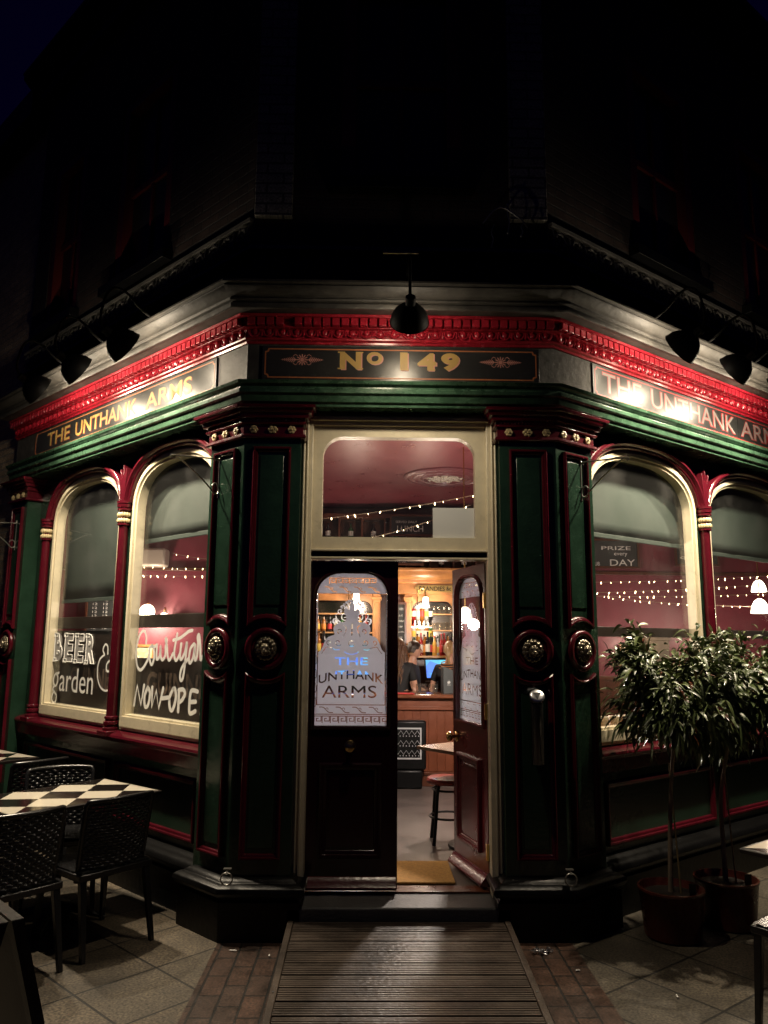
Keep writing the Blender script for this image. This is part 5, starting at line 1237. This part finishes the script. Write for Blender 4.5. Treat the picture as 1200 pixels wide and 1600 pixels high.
def person(loc, rz, h, lab, armL, armR, headyaw, shirt, hair, trous):
    # local: faces -y, floor at 0, built for 1.68 m and scaled
    root = thing('person', lab, 'person', loc, rz); k = h/1.68
    N = {'pel': ((0, 0, .92), .115), 'wa': ((0, .005, 1.08), .105), 'ch': ((0, .0, 1.26), .125), 'nb': ((0, .015, 1.40), .06), 'nk': ((0, .0, 1.47), .048), 'hd': ((0, -.01, 1.52), .055)}
    E_ = [('pel', 'wa'), ('wa', 'ch'), ('ch', 'nb'), ('nb', 'nk'), ('nk', 'hd')]
    for s_, n_ in ((-1, 'l'), (1, 'r')):
        N['hip'+n_] = ((s_*.09, 0, .86), .085); N['kn'+n_] = ((s_*.10, -.02, .48), .055); N['an'+n_] = ((s_*.10, .02, .08), .04); N['to'+n_] = ((s_*.11, -.13, .035), .032)
        E_ += [('pel', 'hip'+n_), ('hip'+n_, 'kn'+n_), ('kn'+n_, 'an'+n_), ('an'+n_, 'to'+n_)]
        el, ha = (armL if s_ < 0 else armR); N['sh'+n_] = ((s_*.165, .01, 1.345), .055); N['el'+n_] = (el, .038); N['wr'+n_] = (ha, .026)
        d = (Vector(ha)-Vector(el)).normalized(); side_ = d.cross(Vector((0, 0, 1))); side_ = side_.normalized() if side_.length > .1 else Vector((1, 0, 0)); pm = Vector(ha)+d*.06
        N['pa'+n_] = (tuple(pm), (.032, .016)); E_ += [('ch', 'sh'+n_), ('sh'+n_, 'el'+n_), ('el'+n_, 'wr'+n_), ('wr'+n_, 'pa'+n_)]
        for f_, (o_, l_) in enumerate(((-.026, .062), (-.009, .072), (.009, .068), (.025, .052))):
            a_ = pm+d*.03+side_*o_; N['f%d%s' % (f_, n_)] = (tuple(a_), .009); N['g%d%s' % (f_, n_)] = (tuple(a_+d*l_-Z*.012), .007); E_ += [('pa'+n_, 'f%d%s' % (f_, n_)), ('f%d%s' % (f_, n_), 'g%d%s' % (f_, n_))]
        th = Vector(ha)+d*.02-side_*s_*.03; N['t'+n_] = (tuple(th), .011); N['u'+n_] = (tuple(th+d*.045-side_*s_*.02), .008); E_ += [('wr'+n_, 't'+n_), ('t'+n_, 'u'+n_)]
    vs, fs = skin_verts(N, E_, 'pel'); mb = MB(); mb.add(vs, fs)
    Rh = Matrix.Rotation(headyaw, 3, 'Z'); hc = Vector((0, -.015, 1.585))
    Fh = lambda x, y, z: hc+Rh @ Vector((x, y, z))
    vs = []; n_, m_ = 20, 14; fs = []
    for i in range(m_+1):
        t = pi*i/m_
        for j in range(n_):
            p = 2*pi*j/n_; x, y, z = .072*sin(t)*cos(p), .092*sin(t)*sin(p), .112*cos(t)
            if z < 0: x *= 1+z*2.2; y = y*(1+z*1.2)-(-z)*.12
            vs.append(Fh(x, y, z))
    for i in range(m_):
        for j in range(n_): fs.append((i*n_+j, i*n_+(j+1) % n_, (i+1)*n_+(j+1) % n_, (i+1)*n_+j))
    mb.add(vs, fs)
    mb.tube([(0, -.086, .015), (0, -.103, -.012), (0, -.112, -.028), (0, -.094, -.036)], [.008, .010, .012, .006], 7, Fh)     # nose
    for s_ in (-1, 1): mb.ball((s_*.071, .008, -.005), .022, Fh, 8, 6, .35, .7, 1.2)
    mb.tube([(-.022, -.092, -.060), (0, -.100, -.058), (.022, -.092, -.060)], [.003, .007, .003], 6, Fh)
    bo = obj('body', mb, SKIN, root, angle=80)
    mb = MB()
    for s_ in (-1, 1): mb.ball((s_*.028, -.083, .008), .010, Fh, 8, 6, 1.2, .6, .7)
    obj('eyes', mb, mat('dark eyes', (.03, .02, .015), .2), root)
    T = {a: N[a] for a in ('pel', 'wa', 'ch', 'nb', 'shl', 'shr')}
    T = {'pel': ((0, 0, .90), .128), 'wa': (N['wa'][0], .118), 'ch': (N['ch'][0], .138), 'nb': ((0, .012, 1.385), .075)}
    E2 = [('pel', 'wa'), ('wa', 'ch'), ('ch', 'nb')]
    for n_ in 'lr':
        sh, el = Vector(N['sh'+n_][0]), Vector(N['el'+n_][0]); T['sh'+n_] = (tuple(sh), .068); T['sl'+n_] = (tuple(sh.lerp(el, .75)), .056); E2 += [('ch', 'sh'+n_), ('sh'+n_, 'sl'+n_)]
    vs, fs = skin_verts(T, E2, 'pel'); mb = MB(); mb.add(vs, fs); obj('shirt', mb, shirt, root, angle=80)
    T = {'pel': ((0, 0, .90), .12)}; E3 = []
    for n_ in 'lr':
        T['hip'+n_] = (N['hip'+n_][0], .095); T['kn'+n_] = (N['kn'+n_][0], .066); T['an'+n_] = (N['an'+n_][0], .055); E3 += [('pel', 'hip'+n_), ('hip'+n_, 'kn'+n_), ('kn'+n_, 'an'+n_)]
    vs, fs = skin_verts(T, E3, 'pel'); mb = MB(); mb.add(vs, fs); obj('trousers', mb, trous, root, angle=80)
    hb = MB(); kind, hm = hair
    vs = []; fs = []; n_, m_ = 20, 9
    for i in range(m_+1):
        t = pi*.62*i/m_
        for j in range(n_):
            p = 2*pi*j/n_; sp_ = sin(p); tt = t if sp_ > -.2 else t*(.62 if sp_ < -.6 else .8)
            r_ = 1.10+.02*sin(j*3+i)
            vs.append(Fh(.074*r_*sin(tt)*cos(p), .004+.094*r_*sin(tt)*sp_, .006+.113*1.06*cos(tt)))
    for i in range(m_):
        for j in range(n_): fs.append((i*n_+j, i*n_+(j+1) % n_, (i+1)*n_+(j+1) % n_, (i+1)*n_+j))
    hb.add(vs, fs)
    if kind == 'bun': hb.ball((0, .115, .02), .04, Fh, 10, 8); 
    if kind == 'tail': hb.tube(smooth_pts([(0, .095, .03), (0, .14, .0), (.01, .15, -.08), (0, .13, -.18)], 4), [.025]*5+[.03]*4+[.02]*3+[.008], 8, Fh)
    if kind == 'long':
        r3 = random.Random(5)
        for q in range(26):
            a = -.35+q/25.*(pi+.7); x0, y0 = .078*cos(a), .098*sin(a); ph = r3.uniform(0, 6); ln = r3.uniform(.36, .50)
            hb.tube([(x0*(1+.5*t_/8)+.012*sin(ph+t_*1.5), y0*(1+.35*t_/8)+.012*cos(ph+t_*1.4), .04-ln*t_/8) for t_ in range(9)], [.014, .019, .02, .021, .021, .019, .017, .013, .004], 6, Fh)
    obj('hair', hb, hm, root, angle=80)
    root.scale = (k, k, k); return root, N
DK = mat('dark trousers', (.012, .012, .015), .8)
# barmaid seen side-on, facing right, arm leaning on the counter
p1, _ = person((.335, 4.32, .19), R(75), 1.50, 'woman with tied dark hair, hoop earring and black T-shirt behind bar, seen side on', ((-.235, -.06, 1.10), (-.26, -.14, .965)), ((.22, .03, 1.09), (.20, -.16, 1.02)), R(12), BTEE, ('bun', HAIRD), DK)
mb = MB(); mb.tube([(-.076+.0, .008+.012*cos(2*pi*k/14), 1.545+.012*sin(2*pi*k/14)) for k in range(14)], .0022, 5, None, True); obj('earring', mb, GOLD, p1)
p2, _ = person((.155, 4.12, .19), R(165), 1.53, 'person with long wavy chestnut hair seen from behind, half hidden by closed door', ((-.21, -.03, 1.09), (-.2, -.2, 1.0)), ((.22, .0, 1.09), (.2, -.18, 1.0)), 0, BTEE, ('long', HAIRB), DK)
p3, _ = person((.755, 4.20, .19), R(150), 1.50, 'blond person in black top with orange striped collar behind bar, head turned away', ((-.235, .03, 1.10), (-.22, .16, 1.0)), ((.235, .04, 1.10), (.20, .17, 1.0)), R(20), BTEE, ('tail', HAIRF), DK)
mb = MB()
for k, r_ in enumerate((.085, .10, .118)): mb.tube([(r_*1.25*cos(2*pi*j/20), .01+r_*.95*sin(2*pi*j/20), 1.425-k*.028-.02*sin(2*pi*j/20)) for j in range(20)], .006, 6, None, True)
obj('collar_stripes', mb, STRIPE, p3)

# ------------------------------------------------------------------ pavement furniture
def chair_proto():
    root = thing('cafe_chair', '', 'chair', (0, 0, 0), 0, 'black woven cafe chairs on the pavement')
    # faces -y, back at +y; seat height .45, back top .83
    def bx(x, y, z): return Vector((x, y, z))
    mb = MB(); rows = 22; zs = [.40+i*(.40/rows) for i in range(rows)]
    cols_ = 44
    def backpt(s_, z, off): 
        x = s_*(.205+.02*(z-.4)); y = .205+(z-.45)*.16-.055*s_*s_; return Vector((x, y+off, z))
    for i, z in enumerate(zs):
        pts = []; ph = pi*(i % 2)
        for k in range(cols_+1):
            s_ = -1+2*k/cols_; pts.append((s_, (.0075+.002*sin(k*1.7+i*2.3))*sin(k*pi/2.9+ph+.25*sin(i*1.3))))
        h = .40/rows*.46
        vs = []
        for s_, o_ in pts: 
            for dz, dy in ((-h, .0), (-h*.3, .005), (h*.3, .005), (h, .0), (h*.3, -.005), (-h*.3, -.005)): vs.append(backpt(s_, z+.009+dz, o_+dy))
        n_ = len(pts); mb.add(vs, [(a*6+b, a*6+(b+1) % 6, (a+1)*6+(b+1) % 6, (a+1)*6+b) for a in range(n_-1) for b in range(6)])
    for k in range(14):
        s_ = -.93+1.86*k/13; mb.tube([backpt(s_, z, 0) for z in (.40, .5, .6, .7, .80)], .004, 4)
    obj('woven_back', mb, WICK, root, angle=60)
    mb = MB(); mb.tube([backpt(-1, .38, 0), backpt(-1, .6, 0), backpt(-1, .79, 0)]+[backpt(-1+.05*k, .812+.006*math.sin(pi*k/40), 0) for k in range(1, 40)]+[backpt(1, .79, 0), backpt(1, .6, 0), backpt(1, .38, 0)], .0145, 8); obj('back_frame', mb, WICK, root, angle=60)
    mb = MB(); n_ = 16; vs, fs = [], []
    for i in range(n_+1):
        for j in range(n_+1):
            vs.append((-.22+.44*i/n_, -.24+.45*j/n_, .438+.004*((i+j) % 2)-.012*sin(pi*i/n_)*sin(pi*j/n_)))
    for i in range(n_):
        for j in range(n_): fs.append((i*(n_+1)+j, (i+1)*(n_+1)+j, (i+1)*(n_+1)+j+1, i*(n_+1)+j+1))
    mb.add(vs, fs); mb.box(-.23, .23, -.25, .22, .395, .432); obj('seat', mb, WICK, root, .006, angle=25)
    for x, y, tx, ty in ((-.2, -.22, -.215, -.245), (.2, -.22, .215, -.245), (-.2, .19, -.215, .27), (.2, .19, .215, .27)):
        mb = MB(); vs = []
        for (a, b, z, r_) in ((x, y, .42, .019), (tx, ty, 0, .013)):
            vs += [(a-r_, b-r_, z), (a+r_, b-r_, z), (a+r_, b+r_, z), (a-r_, b+r_, z)]
        mb.add(vs, [(0, 1, 2, 3), (7, 6, 5, 4), (0, 4, 5, 1), (1, 5, 6, 2), (2, 6, 7, 3), (3, 7, 4, 0)]); obj('leg', mb, WICK, root, .003)
    return root
ch0 = chair_proto(); first = [True]
def chair(x, y, dirv, lab):
    # dirv: where the sitter looks
    o = ch0 if first[0] else copy_tree(ch0); first[0] = False
    o.location = (x, y, 0.001); o.rotation_euler = (0, 0, math.atan2(dirv[0], -dirv[1])); o['label'] = lab
E1 = Vector((.64, .77)); E2_ = Vector((-.77, .64))     # along the long table edge / towards the far side
T0 = Vector((-1.554, .273))
def CHK():
    m = bpy.data.materials.new('harlequin tiles'); m.use_nodes = True; n, l = m.node_tree.nodes, m.node_tree.links; b = n['Principled BSDF']; b.inputs['Roughness'].default_value = .12; b.inputs['Coat Weight'].default_value = .3
    tc = n.new('ShaderNodeTexCoord'); mp = n.new('ShaderNodeMapping'); mp.inputs['Rotation'].default_value = (0, 0, pi/4); s2 = math.sqrt(2)/.32
    mp.inputs['Scale'].default_value = (s2, s2, 1); l.new(tc.outputs['Object'], mp.inputs['Vector'])
    mp.vector_type = 'POINT'; mp.inputs['Location'].default_value = (1e-3, 1e-3, .5)
    ck = n.new('ShaderNodeTexChecker'); ck.inputs['Scale'].default_value = 1; ck.inputs['Color1'].default_value = (.016, .013, .012, 1); ck.inputs['Color2'].default_value = (.72, .66, .54, 1)
    l.new(mp.outputs[0], ck.inputs['Vector']); l.new(ck.outputs[0], b.inputs['Base Color']); return m
TILE = CHK()
def table_proto():
    root = thing('cafe_table', '', 'table', (0, 0, 0), 0, 'black and white tiled cafe tables')
    # local origin at a corner on the ground; +x along the long edge, +y along the short one
    mb = MB(); mb.box(0, .96, 0, .64, .722, .74); obj('tiled_top', mb, TILE, root)
    mb = MB(); mb.sweep([(0, 0), (0, .64), (.96, .64), (.96, 0)], [(0, .715), (-.016, .715), (-.018, .735), (-.012, .7395), (0, .7395)], FW, True); obj('rim', mb, RIM, root, .002)
    mb = MB(); mb.box(.30, .66, .27, .37, .69, .721); mb.lathe([(.024, .06), (.022, .4), (.03, .69)], 16, lambda x, y, z: Vector((.48+x, .32+y, z))); obj('column', mb, IRON, root, .003)
    mb = MB()
    for k in range(4):
        t = pi/4+k*pi/2; mb.tube([(.48, .32, .09), (.48+.12*cos(t), .32+.12*sin(t), .07), (.48+.30*cos(t), .32+.30*sin(t), .018)], [.03, .024, .014], 8)
    mb.lathe([(.1, .0), (.11, .01), (.07, .06), (.03, .11)], 18, lambda x, y, z: Vector((.48+x, .32+y, z))); obj('base', mb, IRON, root)
    return root
tb = table_proto()
def table(o, T, ang, lab): o.location = (T[0], T[1], .001); o.rotation_euler = (0, 0, ang); o['label'] = lab
angT = math.atan2(E1.y, E1.x)
table(tb, T0-E1*.96, angT, 'nearer harlequin tiled table with chairs around it, left pavement')
tb2 = copy_tree(tb); table(tb2, Vector((-2.94, 1.672))-E1*.96, angT, 'farther harlequin tiled table, only its corner showing at left picture edge')
tb3 = copy_tree(tb); table(tb3, (1.636+.96*.80*0+.0, -1.10), math.atan2(tR.y, tR.x)-pi/2*0, 'harlequin tiled table at the right picture edge, beside the potted trees')
tb3.rotation_euler[2] = math.atan2(-nR.y*-1, -nR.x*-1); 
chair(-1.775, -.19, E2_, 'black woven chair at near long side of tiled table, closest to the doorway')
chair(-2.13, -.62, E2_, 'black woven chair at near long side of tiled table, beside the dark board')
chair(-2.25, .45, (.42, -.91), 'black woven chair at far side of tiled table, its back showing above the table')
chair(-2.78, 1.12, E2_, 'black woven chair drawn up to the farther tiled table at left')
chair(-2.72, .15, (.77, -.64), 'black woven chair on far side of tiled table, cut by left picture edge')
chair(1.92, -1.27, (-.6, .8), 'black woven chair at the right picture edge, only its leg showing')
# A-board
AB = thing('pavement_board', 'dark folding pavement board, its edge showing at lower left picture corner', 'A-board', (-1.47, -2.27, 0), R(132))
mb = MB(); tl = .17
for s_ in (-1, 1):
    Fb = lambda x, y, z, s_=s_: Vector((x, s_*(.26-z*.27)+y, z))
    mb.box(-.30, .30, -.012, .012, .02, .86, Fb)
    obj('panel', mb, mat('dark board paint', (.010, .008, .008), .45, bump=.1), AB, .004); mb = MB()
    plate(mb, [rect(-.32, .32, .0, .88), rect(-.27, .27, .06, .82)], -.018, .018, lambda x, z, y, Fb=Fb: Fb(x, y, z)); obj('frame', mb, mat('dark board frame', (.018, .013, .010), .4, bump=.15), AB, .004); mb = MB()

# potted trees
LEAFM = [mat('glossy dark leaf', (.060, .085, .026), .40, var=.45, vscale=9), mat('glossy mid leaf', (.105, .135, .045), .38, var=.3, vscale=9, coat=.15), mat('young red leaf', (.10, .025, .012), .3, var=.3)]
def potted_tree(x, y, crown, cr, lab, plab, seed, lean, thk=.016):
    r_ = random.Random(seed)
    pot = thing('plant_pot', plab, 'plant pot', (x, y, 0.001), 0, 'glazed plant pots by right shopfront')
    mb = MB(); mb.lathe([(.150, 0), (.162, .01), (.186, .255), (.192, .262), (.192, .275), (.180, .277), (.174, .262), (.160, .235), (.001, .232)], 32); obj('pot', mb, POTM, pot)
    mb = MB(); mb.lathe([(.001, .248), (.08, .246), (.168, .236)], 24, None, False); obj('soil', mb, SOIL, pot)
    t = thing('potted_tree', lab, 'tree', (x, y, .24), 0, 'potted trees by right shopfront')
    c = Vector(crown)-Vector((x, y, .24))
    trunk = smooth_pts([(0, 0, 0), (lean[0]*.3, lean[1]*.3, .25), (lean[0]*.6+.01, lean[1]*.6, .55), (c.x*.8, c.y*.8, c.z-.22), (c.x, c.y, c.z)], 4)
    mb = MB(); n_ = len(trunk); mb.tube(trunk, [thk*(1-.5*i/n_) for i in range(n_)], 9)
    tips = []
    for i in range(46):
        d = Vector((r_.gauss(0, 1), r_.gauss(0, 1), r_.gauss(.15, .8))).normalized(); L = r_.uniform(.6, 1.02)
        s0 = Vector(trunk[-1])-Z*r_.uniform(0, .26)
        e = c+Vector((d.x*cr[0], d.y*cr[1], d.z*cr[2]))*L
        m_ = s0.lerp(e, .5)+Z*.05; br = smooth_pts([tuple(s0), tuple(m_), tuple(e)], 4); mb.tube(br, [.006-.0045*k/len(br) for k in range(len(br))], 5); tips.append(br)
    obj('trunk', mb, BARK, t)
    mb = MB(); cane0 = (.05, -.03, 0); mb.tube([cane0, (.02, -.02, .75)], .005, 6); obj('cane', mb, CANE, t)
    mb = MB(); mb.box(.06, .1, -.13, -.125, .0, .09); obj('plant_tag', mb, IRON, t)
    lv = [MB(), MB(), MB()]
    def leaf(p, d, l, wd, k):
        d = d.normalized(); sd = d.cross(Z); sd = sd.normalized() if sd.length > .05 else Vector((1, 0, 0)); sd = (sd*cos(0)+Vector((0, 0, 0))); nn = sd.cross(d)
        roll = r_.uniform(-.9, .9); sd = sd*cos(roll)+nn*sin(roll); nn = sd.cross(d)
        vs = []; P = 5; dr_ = r_.uniform(.2, .8)
        for i in range(P+1):
            t_ = i/P; w_ = wd*math.sin(pi*min(1, t_*.93+.06))**.8*(1-.3*t_); q = p+d*l*t_-Z*l*dr_*t_*t_
            vs += [q+sd*w_+nn*w_*.35, q, q-sd*w_+nn*w_*.35]
        lv[k].add(vs, [f for i in range(P) for f in ((i*3, i*3+1, i*3+4, i*3+3), (i*3+1, i*3+2, i*3+5, i*3+4))])
    for br in tips:
        for q in range(84):
            i = r_.randint(max(1, len(br)//3), len(br)-1); p = Vector(br[i])+Vector((r_.gauss(0, .04), r_.gauss(0, .04), r_.gauss(-.01, .045)))
            d = (p-c).normalized()*.7+Vector((r_.gauss(0, .6), r_.gauss(0, .6), r_.gauss(-.05, .5)))
            leaf(p, d, r_.uniform(.04, .115), r_.uniform(.008, .018), 0 if r_.random() < .6 else (1 if r_.random() < .93 else 2))
        e = Vector(br[-1])
        for q in range(8): leaf(e, (e-c).normalized()+Vector((r_.gauss(0, .5), r_.gauss(0, .5), r_.uniform(-.2, .7))), r_.uniform(.07, .12), r_.uniform(.012, .02), 1 if r_.random() < .9 else 2)
    cr_ = MB(); idx = []
    vs, fs, mi = [], [], []
    for k in range(3):
        o = len(vs); vs += lv[k].v; fs += [tuple(i+o for i in f) for f in lv[k].f]; mi += [k]*len(lv[k].f)
    me = bpy.data.meshes.new('crown'); me.from_pydata(vs, [], fs); me.update(); me.polygons.foreach_set('use_smooth', [True]*len(fs)); me.polygons.foreach_set('material_index', mi)
    for k in LEAFM: me.materials.append(k)
    o = bpy.data.objects.new('crown', me); COL.objects.link(o); o.parent = t
potted_tree(1.63, -.13, (1.71, -.16, 1.42), (.47, .40, .40), 'bushy potted tree with bare slim stem, nearer the doorway', 'glazed brown pot of the tree nearer the doorway', 11, (.03, 0))
potted_tree(2.05, .06, (2.14, .0, 1.40), (.50, .40, .42), 'bushy potted tree with bare stem at the right picture edge', 'dark glazed pot of the tree nearer right picture edge', 23, (-.01, 0))
